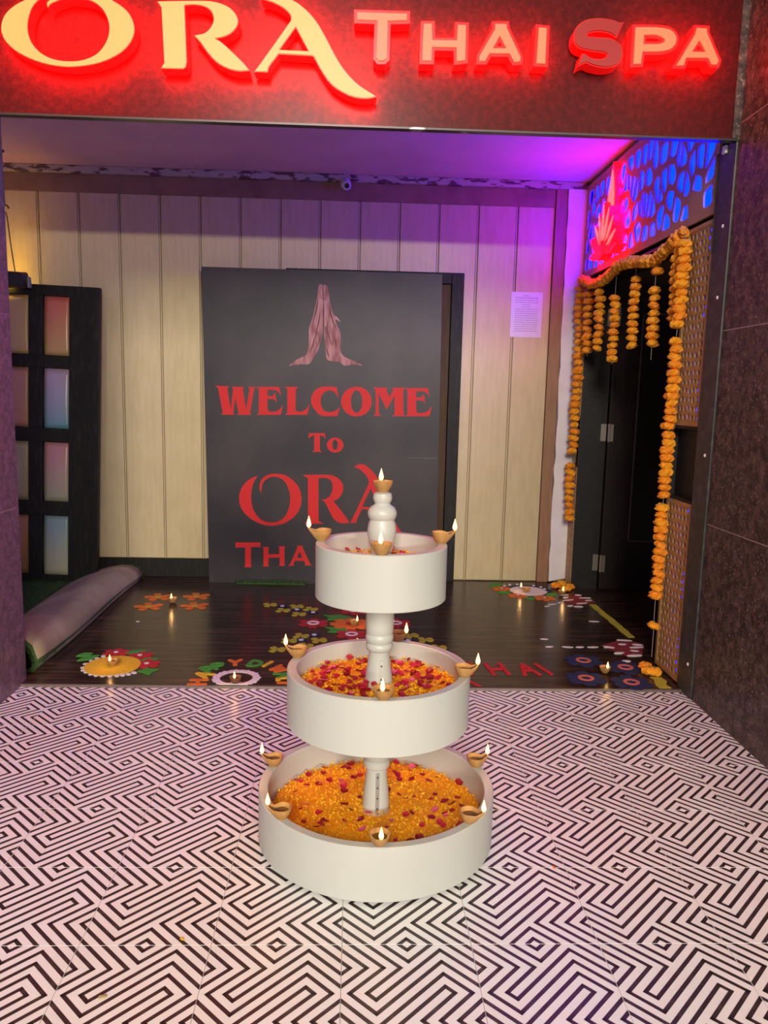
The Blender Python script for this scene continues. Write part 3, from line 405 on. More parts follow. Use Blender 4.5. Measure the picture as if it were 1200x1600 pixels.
def lattice(name, label, y0, y1, z0, z1, nu, nv, jit, open_, smooth, frame, back, rs, sv=1.0, n=16, hole_p=1.0):
    rnd = random.Random(rs); root = thing(name, label, 'lattice panel', (XR, (y0 + y1) / 2, z0), group='cut lattice panels around the doorway')
    O = (XR, (y0 + y1) / 2, z0)
    u0, u1, v0, v1 = y0 + frame, y1 - frame, z0 + frame, z1 - frame
    seeds = []
    for a in range(nu):
        for b in range(nv):
            sh = 0.5 * (b % 2) if jit < 0.3 else 0.0
            seeds.append((u0 + (a + 0.5 + sh - 0.25 * (sh > 0) * 2 * 0.5 + rnd.uniform(-jit, jit)) * (u1 - u0) / nu, v0 + (b + 0.5 + rnd.uniform(-jit, jit)) * (v1 - v0) / nv))
    mb = MB(); xf, xb = 0.0, 0.009
    P = lambda x, p: (x, p[0] - O[1], p[1] - O[2])
    for poly in voronoi(seeds, u0, u1, v0, v1, sv):
        pr = ring(poly, n); m = len(pr); cx = sum(p[0] for p in pr) / m; cy = sum(p[1] for p in pr) / m
        if rnd.random() > hole_p:
            mb.add([P(xf, p) for p in pr], [tuple(range(m))]); continue
        h = [(cx + (p[0] - cx) * open_ * rnd.uniform(0.92, 1.06), cy + (p[1] - cy) * open_ * rnd.uniform(0.92, 1.06)) for p in pr]
        for _ in range(smooth): h = [((h[i - 1][0] + 2 * h[i][0] + h[(i + 1) % m][0]) / 4, (h[i - 1][1] + 2 * h[i][1] + h[(i + 1) % m][1]) / 4) for i in range(m)]
        vs = [P(xf, p) for p in pr] + [P(xf, p) for p in h] + [P(xb, p) for p in pr] + [P(xb, p) for p in h]
        fs = []
        for i in range(m):
            j = (i + 1) % m
            fs += [(i, j, m + j, m + i), (2 * m + j, 2 * m + i, 3 * m + i, 3 * m + j), (m + i, m + j, 3 * m + j, 3 * m + i)]
        mb.add(vs, fs)
    mb.build('cut_sheet', m_jali, root)
    fr = MB()
    for a, b, c, d in ((y0, y1, z0, z0 + frame), (y0, y1, z1 - frame, z1), (y0, y0 + frame, z0 + frame, z1 - frame), (y1 - frame, y1, z0 + frame, z1 - frame)):
        fr.box(-0.003, 0.012, a - O[1], b - O[1], c - O[2], d - O[2])
    fr.build('border_frame', m_jali, root)
    if back is m_blue: MB().box(0.036, 0.042, y0 + 0.004 - O[1], y1 - 0.004 - O[1], 0.004, z1 - z0 - 0.004).build('light_sheet', back, root)
    else:                                                # a blue strip runs up inside the box near one edge
        MB().box(0.036, 0.042, y0 + 0.004 - O[1], y1 - 0.004 - O[1], 0.004, z1 - z0 - 0.004).build('back_sheet', m_bsheet, root)
        ys = y0 + 0.32 * (y1 - y0) - O[1]
        MB().tube([(0.030, ys + 0.018 * math.sin(k * 0.9), 0.02 + (z1 - z0 - 0.04) * k / 16) for k in range(17)], 0.0045, 6).build('light_strip', back, root)
    MB().box(0.009, 0.044, y0 - O[1], y0 + 0.004 - O[1], 0, z1 - z0).box(0.009, 0.044, y1 - 0.004 - O[1], y1 - O[1], 0, z1 - z0).box(0.009, 0.044, y0 - O[1], y1 - O[1], 0, 0.004).box(0.009, 0.044, y0 - O[1], y1 - O[1], z1 - z0 - 0.004, z1 - z0).build('box_side', m_blackwood, root)
    return root
lattice('lattice_panel', 'wide lattice panel with organic holes glowing blue above the doorway', 1.66, 3.56, 2.025, 2.60, 18, 5, 0.48, 0.72, 1, 0.03, m_blue, 3, sv=0.74, n=18, hole_p=0.95)
lattice('lattice_panel', 'tall golden lattice strip on the near door jamb, upper one', 1.655, YD0 - 0.005, 1.155, 2.005, 6, 21, 0.2, 0.62, 1, 0.018, m_blue2, 4, n=12)
lattice('lattice_panel', 'tall golden lattice strip on the near door jamb, lower one reaching the floor', 1.655, YD0 - 0.005, 0.02, 0.82, 6, 20, 0.2, 0.62, 1, 0.018, m_blue2, 5, n=12)
lattice('lattice_panel', 'tall golden lattice strip on the far door jamb, upper one behind marigolds', YD1 + 0.002, 3.565, 1.155, 2.005, 3, 21, 0.2, 0.62, 1, 0.014, m_blue2, 6, n=10)
lattice('lattice_panel', 'tall golden lattice strip on the far door jamb, lower one reaching the floor', YD1 + 0.002, 3.565, 0.02, 0.82, 3, 20, 0.2, 0.62, 1, 0.014, m_blue2, 8, n=10)
for y0, y1 in ((1.65, YD0), (YD1, 3.568)):
    n = 10 if y0 < 2 else 11
    struct('trim_%d' % n, MB().box(XR - 0.002, XR + 0.045, y0, y1, 0.82, 0.835).box(XR - 0.002, XR + 0.045, y0, y1, 1.14, 1.155).box(XR + 0.030, XR + 0.045, y0, y1, 0.835, 1.14), m_blackwood)
# ------------------------------------------------------------------ illuminated sign on the fascia
m_face_y = mat('sign_face_amber', (0.1, 0.04, 0.01), 0.4, emit=(1.0, 0.190, 0.048), estr=2.8)
m_face_p = mat('sign_face_salmon', (0.1, 0.03, 0.02), 0.4, emit=(1.0, 0.125, 0.045), estr=1.9)
m_side = mat('sign_side_red', (0.5, 0.01, 0.01), 0.25, emit=(1.0, 0.0001, 0.0001), estr=44.0)
m_side_s = mat('sign_side_red_small', (0.5, 0.01, 0.01), 0.25, emit=(1.0, 0.0002, 0.0002), estr=19.0)
m_side_dim = mat('sign_side_dull_red', (0.45, 0.012, 0.01), 0.25, emit=(1.0, 0.0015, 0.0015), estr=0.55)
m_face_off = mat('sign_face_unlit', (0.20, 0.006, 0.006), 0.35, emit=(1.0, 0.002, 0.002), estr=0.22)
sign = thing('illuminated_sign', 'row of red and amber glowing channel letters on the dark fascia', 'sign', (0, 1.50, 2.40))
def glyph(contours, d=0.0):
    cs = [crv(c) for c in contours]
    out = [grow(cs[0], d)] + [grow(c, d, True) for c in cs[1:]] if d else cs
    return out
for n, (ch, con) in enumerate(SIGN):
    big = n < 3; off = 0.003 if big else (0.0 if ch == 'S' else 0.011)
    body = glyph(con, off)
    ms = m_side_dim if ch == 'S' else (m_side if big else m_side_s)
    L = MB().prism(body, lambda p: (p[0], -0.074, p[1] - 2.40), lambda p: (p[0], -0.012, p[1] - 2.40), back=True).build('letter', ms, sign)
    MB().prism(glyph(con, 0.0 if ch != 'S' else -0.004), lambda p: (p[0], -0.080, p[1] - 2.40), lambda p: (p[0], -0.074, p[1] - 2.40)).build('letter_face', m_face_off if ch == 'S' else (m_face_y if big else m_face_p), L)

# ------------------------------------------------------------------ lotus sign over the doorway
m_lred = mat('lotus_red', (0.5, 0.0, 0.01), 0.3, emit=(1.0, 0.0002, 0.0008), estr=15.0)
m_lred2 = mat('lotus_red_soft', (0.5, 0.0, 0.01), 0.3, emit=(1.0, 0.0006, 0.002), estr=9.0)
m_lsal = mat('lotus_salmon', (0.8, 0.2, 0.15), 0.3, emit=(1.0, 0.115, 0.085), estr=1.9)
lx = XR - 0.075
lotus = thing('lotus_sign', 'glowing red lotus flower sign mounted on the blue lattice above the door', 'sign', (XR, 2.93, 2.07))
def petal2(L, wd, n=9):
    a = [(wd * math.sin(PI * (k / n) ** 0.8) ** 0.9, L * k / n) for k in range(n + 1)]
    return a + [(-x, y) for x, y in a[-2:0:-1]]
def rot2(P, a): return [(x * math.cos(a) - y * math.sin(a), x * math.sin(a) + y * math.cos(a)) for x, y in P]
for k, (a, L, wd) in enumerate(((0, .27, .05), (24, .25, .045), (-24, .25, .045), (46, .24, .04), (-46, .26, .045), (68, .23, .034), (-68, .30, .05), (88, .22, .026), (-88, .30, .03))):
    base = rot2(petal2(L, wd), math.radians(a)); xo = -0.062 - 0.004 * (4 - k // 2)
    p = MB().prism([base], lambda q: (xo, q[0], q[1] + 0.02), lambda q: (-0.004, q[0], q[1] + 0.02)).build('petal', m_lred if a < 0 else m_lred2, lotus)
    inner = rot2([(x * 0.34, 0.06 + y * 0.72) for x, y in petal2(L, wd)], math.radians(a))
    if k < 6: MB().prism([inner], lambda q: (xo - 0.004, q[0], q[1] + 0.02), lambda q: (xo, q[0], q[1] + 0.02)).build('petal_vein', m_lsal, p)
fl = [(0.0, 0.505), (0.035, 0.42), (0.075, 0.33), (0.085, 0.25), (0.05, 0.17), (-0.05, 0.17), (-0.085, 0.25), (-0.08, 0.33), (-0.045, 0.42)]
fp = MB().prism([fl], lambda q: (-0.040, q[0], q[1]), lambda q: (-0.004, q[0], q[1])).build('flame_plate', m_lred2, lotus)
MB().prism([[(x * 0.62, 0.30 + (y - 0.30) * 0.8) for x, y in fl]], lambda q: (-0.045, q[0], q[1]), lambda q: (-0.040, q[0], q[1])).build('flame_face', m_lsal, fp)

# ------------------------------------------------------------------ welcome board
m_board = mat('board_print', (0.025, 0.020, 0.025), 0.42, noise=((0.058, 0.046, 0.046), 1.6, 0.40, 0.68), bump=0.03, bscale=4, spec=0.25)
m_redprint = mat('red_print', (0.60, 0.026, 0.024), 0.5, spec=0.15)
m_skin = mat('hand_print', (0.25, 0.085, 0.080), 0.5, spec=0.2, noise=((0.46, 0.22, 0.20), 14.0, 0.40, 0.62), stretch=(2.5, 1, 0.6))
m_skin2 = mat('finger_print', (0.50, 0.25, 0.23), 0.5, spec=0.2, noise=((0.34, 0.13, 0.12), 18.0, 0.42, 0.66), stretch=(3, 1, 0.5))
board = thing('welcome_board', 'large black board with red WELCOME lettering and praying hands leaning before the wall', 'sign board', (-0.35, 3.45, ZP))
BO = (-0.35, 3.45, ZP)
b = MB(); cs = [(-1.113, 2.022), (0.39, 2.018), (0.415, 0.0125), (-1.085, 0.0125)]
b.prism([cs], lambda p: (p[0] - BO[0], -0.008, p[1] - BO[2]), lambda p: (p[0] - BO[0], 0.02, p[1] - BO[2]), back=True)
b.build('board', m_board, board, bevel=0.002)
m_back = mat('raw_edge', (0.16, 0.05, 0.05), 0.6)
def printed(name, con, m, parent, h=0.0006, y=-0.008):
    cs = [crv(c) for c in con]
    return MB().prism(cs, lambda p: (p[0] - BO[0], y - h, p[1] - BO[2]), lambda p: (p[0] - BO[0], y, p[1] - BO[2])).build(name, m, parent)
for ch, con in POSTER: printed('letter', con, m_redprint, board)
hl = printed('hand', HAND_L, m_skin, board); hr = printed('hand', HAND_R, m_skin, board)
printed('finger', FINGER_L, m_skin2, hl, 0.0011); printed('finger', FINGER_R, m_skin2, hr, 0.0011); printed('thumb', THUMB, m_skin2, hr, 0.0011)
m_shade = mat('hand_line_print', (0.09, 0.03, 0.03), 0.5, spec=0.2)
for con in HLINES_L: printed('contour', con, m_shade, hl, 0.0015)
for con in HLINES_R: printed('contour', con, m_shade, hr, 0.0015)
# fold marks where the printed sheet is joined
m_crease = mat('crease', (0.075, 0.068, 0.08), 0.5)
MB().box(0.55, 0.745, -0.0092, -0.008, 0.845, 0.849).build('sheet_seam', m_crease, board)

# ------------------------------------------------------------------ black glazed leaf standing at the left
lf = thing('glazed_door_leaf', 'black wooden door leaf with panes painted with coloured light leaning by the left wall', 'door leaf', (-1.783, 3.37, 0.024))
lf.rotation_euler = (-0.03, 0.030, 0)
W0 = 0.785
for a, b_ in ((-0.187, 0.0), (-W0, -W0 + 0.187)): MB().box(a, b_, -0.022, 0.022, 0, 1.85).build('stile', m_blackwood, lf, bevel=0.004)
MB().box(-0.437, -0.350, -0.018, 0.018, 0, 1.85).build('mullion', m_blackwood, lf, bevel=0.004)
for z0, z1 in ((0.0, 0.035), (0.418, 0.510), (0.885, 0.972), (1.345, 1.425), (1.785, 1.85)):
    MB().box(-W0 + 0.18, -0.18, -0.020, 0.020, z0, z1).build('rail', m_blackwood, lf, bevel=0.004)
PC = [((.36, .26, .16), (.33, .27, .15), (.55, .25, .17), (.48, .27, .13)), ((.17, .27, .33), (.36, .35, .27), (.33, .24, .24), (.13, .25, .40)) ]
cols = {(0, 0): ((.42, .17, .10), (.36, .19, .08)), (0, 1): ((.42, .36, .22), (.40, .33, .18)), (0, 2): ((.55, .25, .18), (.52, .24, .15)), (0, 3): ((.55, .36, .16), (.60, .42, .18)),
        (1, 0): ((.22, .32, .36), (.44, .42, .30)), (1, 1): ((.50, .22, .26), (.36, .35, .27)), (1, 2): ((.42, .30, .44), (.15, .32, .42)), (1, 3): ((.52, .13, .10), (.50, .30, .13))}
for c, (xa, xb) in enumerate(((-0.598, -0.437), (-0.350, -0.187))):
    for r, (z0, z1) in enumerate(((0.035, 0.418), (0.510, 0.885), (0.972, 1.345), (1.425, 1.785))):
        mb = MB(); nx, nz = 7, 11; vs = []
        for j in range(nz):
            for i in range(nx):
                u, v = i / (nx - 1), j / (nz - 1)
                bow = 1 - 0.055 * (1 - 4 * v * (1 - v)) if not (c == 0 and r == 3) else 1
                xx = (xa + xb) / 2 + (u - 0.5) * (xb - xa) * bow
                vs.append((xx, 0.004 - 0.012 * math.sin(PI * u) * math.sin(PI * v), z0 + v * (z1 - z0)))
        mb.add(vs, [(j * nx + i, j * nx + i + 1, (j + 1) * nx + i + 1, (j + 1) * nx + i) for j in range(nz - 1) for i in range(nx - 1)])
        o = mb.build('pane', gradient('pane_painted_light_%d%d' % (c, r), *cols[(c, r)], rough=0.3), lf, smooth=True)  # coloured light on the glass is painted into each pane's gradient
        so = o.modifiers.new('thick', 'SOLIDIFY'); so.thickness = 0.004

# ------------------------------------------------------------------ floodlight hanging at the left, its yellow light on the wall
m_blackmetal = mat('black_metal', (0.012, 0.012, 0.016), 0.45)
fld = thing('floodlight', 'small black floodlight on a cord above the glazed leaf', 'floodlight', (-2.20, 3.30, 1.86))
MB().add([(-.07, -.05, -.005), (.075, -.05, -.005), (.085, .045, -.01), (-.08, .045, -.01), (-.06, -.045, .075), (.055, -.045, .07), (.06, .05, .085), (-.065, .05, .09)],
         [(0, 3, 2, 1), (4, 5, 6, 7), (0, 1, 5, 4), (1, 2, 6, 5), (2, 3, 7, 6), (3, 0, 4, 7)]).build('housing', m_blackmetal, fld, bevel=0.008)
MB().box(-.086, -.080, -.03, .035, .008, .07).build('glass', mat('flood_glass', (.8, .6, .1), .2, emit=(1.0, 0.62, 0.03), estr=6.0), fld)
MB().box(.083, .094, -.02, .012, -.012, .05).build('bracket', mat('pale_bracket', (.25, .26, .22), .5), fld)
cord = MB().tube([(0.005, 0, 0.08), (-.012, 0, .22), (-.028, 0, .40), (-.036, 0, .42)], 0.0032, 6)
cord.tube([(-.036 + .02 * math.cos(t), 0, .44 + .022 * math.sin(t)) for t in [PI * 1.5 - k * 0.52 for k in range(10)]], 0.005, 6)
cord.tube([(-.04, 0, .46), (-.042, 0, .60), (-.046, 0, ZC - 1.86)], 0.0045, 6).build('cord', m_blackmetal, fld, smooth=True)
MB().lathe([(.018, 0), (.018, .012)], 12, (-.046, 0, ZC - 1.86 - .012)).build('ceiling_hook_plate', m_blackmetal, fld)
fl_ = area_light('floodlight_beam', (-2.29, 3.30, 1.90), (-2.36, 3.62, 2.22), 0.06, 0.06, 2.4, (1.0, 0.60, 0.02)); fl_.parent = None

# ------------------------------------------------------------------ small fittings on the back wall
cc = thing('security_camera', 'small white dome camera with dark lens on the cornice', 'camera', (-0.225, YW - 0.036, 2.575))
m_cam = mat('camera_white', (0.62, 0.60, 0.60), 0.35)
MB().lathe([(0.030, 0.0), (0.030, 0.014), (0.022, 0.02)], 18).build('mount', m_cam, cc, smooth=True, loc=(0, 0, -0.004)).rotation_euler = (PI / 2, 0, 0)
bd = MB().lathe([(0.006, -0.036), (0.024, -0.034), (0.030, -0.022), (0.030, 0.03), (0.024, 0.036)], 18).build('body', m_cam, cc, smooth=True, loc=(0, -0.045, -0.022)); bd.rotation_euler = (-1.2, 0, 0.2)
ln = MB().lathe([(0.016, -0.040), (0.016, -0.032)], 14).build('lens', mat('lens_black', (0.01, 0.01, 0.012), 0.1), bd)
pp = thing('paper_notice', 'printed paper notice stuck on the cream wall right of the board', 'notice', (0.965, YW - 0.001, 1.655))
MB().box(-0.102, 0.104, -0.0012, 0, 0, 0.288).build('sheet', mat('paper', (0.66, 0.60, 0.70), 0.35), pp)
m_ink = mat('grey_ink', (0.34, 0.28, 0.42), 0.6)
ink = MB()
for k in range(17):
    z = 0.262 - k * 0.014; a, b_ = (-0.075, 0.078) if k not in (0, 4, 5) else ((-0.03, 0.03) if k else (-0.025, 0.02))
    x = a
    while x < b_ - 0.004:
        wd = random.uniform(0.008, 0.022); x2 = min(b_, x + wd); ink.box(x, x2, -0.0015, -0.0012, z, z + (0.004 if k > 1 else 0.006)); x = x2 + 0.003
ink.build('printed_lines', m_ink, pp)

# ------------------------------------------------------------------ artificial turf, folded back over itself
m_green = mat('turf_green', (0.028, 0.075, 0.012), 0.9, noise=((0.05, 0.11, 0.02), 60, 0.4, 0.7))
m_backing = mat('turf_backing', (0.42, 0.36, 0.20), 0.95, noise=((0.29, 0.235, 0.125), 3.5, 0.4, 0.66), bump=0.25, bscale=160)
turf = thing('artificial_turf', 'green artificial turf with its edge folded back showing grey brown backing', 'turf', (-1.9, 2.6, ZP))
TO = (-1.9, 2.6, ZP)
MB().box(-0.75, -0.03, -0.93, 0.955, 0, 0.010).build('base_sheet', m_green, turf)
prof = [(-1.955, .012), (-1.90, .040), (-1.83, .075), (-1.75, .105), (-1.67, .125), (-1.60, .122), (-1.555, .095), (-1.537, .055), (-1.545, .022), (-1.575, .0135)]
def fold(off, y0, y1, ns):
    vs = []; fs = []; n = len(prof)
    P = [(p[0], p[1]) for p in prof]
    if off: P = [(p[0] - off * (0.8 if i > 5 else 0.1), max(p[1] - off, .0135)) for i, p in enumerate(prof)]
    for s_ in range(ns + 1):
        t = s_ / ns; y = y0 + (y1 - y0) * t
        for i, (x, z) in enumerate(P):
            k = 1.28 - 0.40 * t + 0.06 * math.sin(t * 9 + i * 0.4)
            vs.append((x - TO[0] + 0.010 * math.sin(t * 6.0), y - TO[1], (z * k if z > .02 else z) - TO[2]))
    for s_ in range(ns):
        for i in range(n - 1): fs.append((s_ * n + i, s_ * n + i + 1, (s_ + 1) * n + i + 1, (s_ + 1) * n + i))
    return MB().add(vs, fs)
o = fold(0, 1.76, 3.50, 16).build('folded_backing', m_backing, turf, smooth=True); so = o.modifiers.new('thick', 'SOLIDIFY'); so.thickness = 0.006; so.offset = 1
o = fold(.010, 1.742, 3.53, 16).build('pile_side', m_green, turf, smooth=True); so = o.modifiers.new('thick', 'SOLIDIFY'); so.thickness = 0.012; so.offset = 1
gb = MB(); rg = random.Random(5)
def blade(x, y, z, h, dx, dy):
    a = rg.uniform(0, PI); c, s_ = math.cos(a) * 0.0022, math.sin(a) * 0.0022
    gb.add([(x - c, y - s_, z), (x + c, y + s_, z), (x + dx, y + dy, z + h)], [(0, 1, 2)])
for _ in range(9000): blade(rg.uniform(-0.74, -0.02), rg.uniform(-0.5, 0.95), 0.009, rg.uniform(.010, .022), rg.uniform(-.006, .006), rg.uniform(-.006, .006))
n = len(prof)
for end, yy in ((0, 1.742), (1, 3.53)):
    for _ in range(1500):
        i = rg.randrange(2, n - 1); t = rg.random(); k = 1.28 if end == 0 else .88
        x = prof[i][0] * (1 - t) + prof[i + 1][0] * t - 0.004; z = (prof[i][1] * (1 - t) + prof[i + 1][1] * t) * k - rg.uniform(0.004, .022)
        blade(x - TO[0], yy - TO[1], max(z, .016) - TO[2], rg.uniform(-.012, .012), rg.uniform(-.012, .012), (-1 if end == 0 else 1) * rg.uniform(.004, .016))
g = gb.build('grass_pile', m_green, turf); g['kind'] = 'stuff'
# sliver of the same turf under the board
sl = MB(); 
for _ in range(1400):
    x, y = rg.triangular(-0.93, -0.42), rg.uniform(3.405, 3.436); a = rg.uniform(0, PI); c, s_ = math.cos(a) * .002, math.sin(a) * .002
    sl.add([(x - c, y - s_, ZP + .004), (x + c, y + s_, ZP + .004), (x + rg.uniform(-.006, .006), y + rg.uniform(-.006, .006), ZP + rg.uniform(.012, .03))], [(0, 1, 2)])
sl.box(-0.90, -0.45, 3.405, 3.437, ZP, ZP + .005)
tag(sl.build('turf_strip', m_green), 'thin green turf strip along the foot of the welcome board', 'turf', kind='stuff')

# ------------------------------------------------------------------ three-tier fountain
FX, FY = -0.062, 0.473
m_paint = mat('fountain_white', (0.495, 0.505, 0.47), 0.38, noise=((0.47, 0.475, 0.44), 2.2, 0.45, 0.7))
fo = thing('tiered_fountain', 'white three tier fountain filled with flower petals and ringed with lamps', 'fountain', (FX, FY, 0))
def basin(r, z0, z1, t=0.027):
    e = 0.0025
    return MB().lathe([(r - 0.02, z0), (r - e, z0), (r, z0 + e), (r, z1 - e), (r - e, z1), (r - t + e, z1), (r - t, z1 - e), (r - t, z0 + 0.03), (0.05, z0 + 0.03)], 96).build('basin', m_paint, fo, smooth=True)
MB().lathe([(0.30, 0.001), (0.30, 0.012)], 64).build('shadow_line_disc', mat('shadow_line_dark', (0.05, 0.045, 0.04), 0.8), fo)  # dark disc added to draw the contact shadow line under the basin
basin(0.335, 0.008, 0.156); basin(0.2565, 0.351, 0.503); basin(0.1805, 0.706, 0.857)
MB().lathe([(.045, .036), (.040, .07), (.038, .10), (.036, .13), (.032, .165), (.0295, .195), (.030, .203), (.036, .207), (.0385, .215), (.0375, .224), (.0335, .228), (.0365, .233), (.0385, .245), (.0385, .27), (.0385, .353)], 40).build('column', m_paint, fo, smooth=True)
MB().lathe([(.045, .38), (.0405, .44), (.0395, .462), (.036, .49), (.0315, .52), (.029, .545), (.0305, .551), (.036, .555), (.038, .562), (.0375, .570), (.034, .574), (.037, .579), (.0395, .588), (.0385, .596), (.036, .600), (.0385, .606), (.0395, .63), (.0395, .665), (.037, .708)], 40).build('column', m_paint, fo, smooth=True)
MB().lathe([(.030, .735), (.026, .80), (.0275, .827), (.034, .855), (.0395, .88), (.0400, .893), (.0375, .910), (.034, .919), (.0335, .9215), (.037, .926), (.0400, .936), (.0395, .945), (.033, .956), (.0225, .963), (.0210, .967), (.0245, .973), (.0265, .982), (.0245, .993), (.017, .9975)], 40).build('finial', m_paint, fo, smooth=True)
m_strip = mat('perforated_steel', (0.42, 0.41, 0.38), 0.4, 0.6)
m_hole = mat('hole_dark', (0.03, 0.03, 0.03), 0.6)
for x, z0, z1, y0, y1, nh in ((0.003, 0.076, 0.198, -0.0415, -0.0325, 4), (0.006, 0.455, 0.530, -0.0420, -0.0335, 2)):
    st = MB().add([(x - .0052, y0, z0), (x + .0052, y0, z0), (x + .0052, y1, z1), (x - .0052, y1, z1), (x - .0052, y0 + .006, z0), (x + .0052, y0 + .006, z0), (x + .0052, y1 + .004, z1), (x - .0052, y1 + .004, z1)],
                  [(0, 1, 2, 3), (0, 4, 5, 1), (1, 5, 6, 2), (2, 6, 7, 3), (3, 7, 4, 0)]).build('perforated_strip', m_strip, fo)
    for k in range(nh):
        t = (k + 0.6) / nh
        h = MB().lathe([(.0026, 0), (.0026, .0007)], 8).build('hole', m_hole, st, loc=(x, y0 + (y1 - y0) * t - .0001, z0 + (z1 - z0) * t)); h.rotation_euler = (PI / 2, 0, 0)

# petals lying in the basins
m_or = [mat('petal_orange', (0.98, 0.43, 0.004), 0.7), mat('petal_amber', (1.0, 0.55, 0.010), 0.7), mat('petal_deep', (0.92, 0.31, 0.003), 0.7)]
m_rose = [mat('rose_crimson', (0.30, 0.004, 0.012), 0.55), mat('rose_red', (0.50, 0.012, 0.03), 0.55), mat('rose_pink', (0.72, 0.10, 0.20), 0.55)]
def field_z(r, R, z, bump): return z + bump * (1 - (r / R) ** 2) + 0.004 * math.sin(r * 60)
def petal_field(label, R, z, bump, n, seed, hole=0.036):
    rnd = random.Random(seed); mb = MB()
    prof_ = [(hole * 0.8, field_z(0, R, z, bump) - 0.012)] + [(R * k / 6, field_z(R * k / 6, R, z, bump) - 0.010) for k in range(2, 7)] + [(R + 0.002, z - 0.03)]
    mb.lathe(prof_[::-1], 40)
    for _ in range(n):
        r = math.sqrt(rnd.uniform(hole ** 2, R ** 2)); a = rnd.uniform(0, 2 * PI)
        r = min(r, R - 0.004)
        x, y = r * math.cos(a), r * math.sin(a); zz = field_z(r, R, z, bump) + rnd.uniform(-0.009, 0.004)
        L, wd = rnd.uniform(.006, .012), rnd.uniform(.002, .0036); t = rnd.uniform(0, 2 * PI); tl = rnd.uniform(-.7, .7); dx, dy, dz = math.cos(t) * math.cos(tl), math.sin(t) * math.cos(tl), math.sin(tl)
        nx, ny, nz = -math.sin(t), math.cos(t), rnd.uniform(-.6, .6)
        mb.add([(x - dx * L * .5, y - dy * L * .5, zz - dz * L * .5), (x + nx * wd, y + ny * wd, zz + nz * wd), (x + dx * L * .5, y + dy * L * .5, zz + dz * L * .5), (x - nx * wd, y - ny * wd, zz - nz * wd)], [(0, 1, 2, 3)], rnd.choice((0, 0, 1, 1, 1, 2)))
    o = mb.build('marigold_petals', m_or, loc=(FX, FY, 0)); tag(o, label, 'petals', kind='stuff')
rp = []
for v in range(4):
    rnd = random.Random(40 + v); vs = []; nn = 4
    for j in range(nn):
        for i in range(nn):
            u, w_ = i / (nn - 1) - .5, j / (nn - 1)
            wd = (0.35 + 0.75 * math.sin(PI * (0.15 + 0.75 * w_))) 
            vs.append((u * wd, w_ - .5, (0.9 * u * u + 0.5 * (w_ - .5) ** 2 + rnd.uniform(-.05, .05))))
    fs = [(j * nn + i, j * nn + i + 1, (j + 1) * nn + i + 1, (j + 1) * nn + i) for j in range(nn - 1) for i in range(nn - 1)]
    rp.append([MB().add(vs, fs).mesh('rose_petal', m, True) for m in m_rose])
def rose_petals(label, group, R, z, bump, n, seed, hot, size):
    rnd = random.Random(seed)
    for k in range(n):
        for _ in range(30):
            r = math.sqrt(rnd.uniform(0.045 ** 2, (R - .015) ** 2)); a = rnd.uniform(0, 2 * PI)
            x, y = r * math.cos(a), r * math.sin(a)
            if rnd.random() < max(math.exp(-((x - h[0]) ** 2 + (y - h[1]) ** 2) / h[2] ** 2) for h in hot): break
        o = put('rose_petal', rp[rnd.randrange(4)][rnd.choice((0, 0, 0, 0, 1, 1, 1, 2))], loc=(FX + x, FY + y, field_z(r, R, z, bump) + 0.006 + rnd.uniform(0, .004)))
        sc = rnd.uniform(*size); o.scale = (sc, sc, sc * rnd.uniform(.5, .9)); o.rotation_euler = (rnd.uniform(-.5, .5), rnd.uniform(-.5, .5), rnd.uniform(0, 6.28))
        tag(o, label, 'petal', group)
petal_field('orange marigold petals heaped in the lowest basin', 0.306, 0.080, 0.004, 9000, 1)
petal_field('orange marigold petals heaped in the middle basin', 0.228, 0.452, 0.006, 5200, 2)
petal_field('orange marigold petals heaped in the top basin', 0.152, 0.805, 0.006, 2200, 3, 0.03)
rose_petals('dark red rose petal on the orange petals of the lowest basin', 'rose petals in the lowest basin', 0.306, 0.080, 0.004, 92, 11, [(.10, -.12, .12), (.20, -.02, .08), (-.08, -.17, .10), (-.15, .10, .12), (.10, .14, .14), (0, 0, .6)], (.012, .024))
rose_petals('dark red rose petal on the orange petals of the middle basin', 'rose petals in the middle basin', 0.228, 0.452, 0.006, 190, 12, [(-.12, .06, .11), (-.14, -.02, .09), (-.06, -.12, .09), (.12, .02, .09), (.06, .10, .10), (.10, -.10, .08), (0, 0, .22)], (.012, .024))
rose_petals('dark red rose petal on the petals of the top basin', 'rose petals in the top basin', 0.152, 0.805, 0.006, 46, 13, [(0, 0, .3)], (.010, .020))

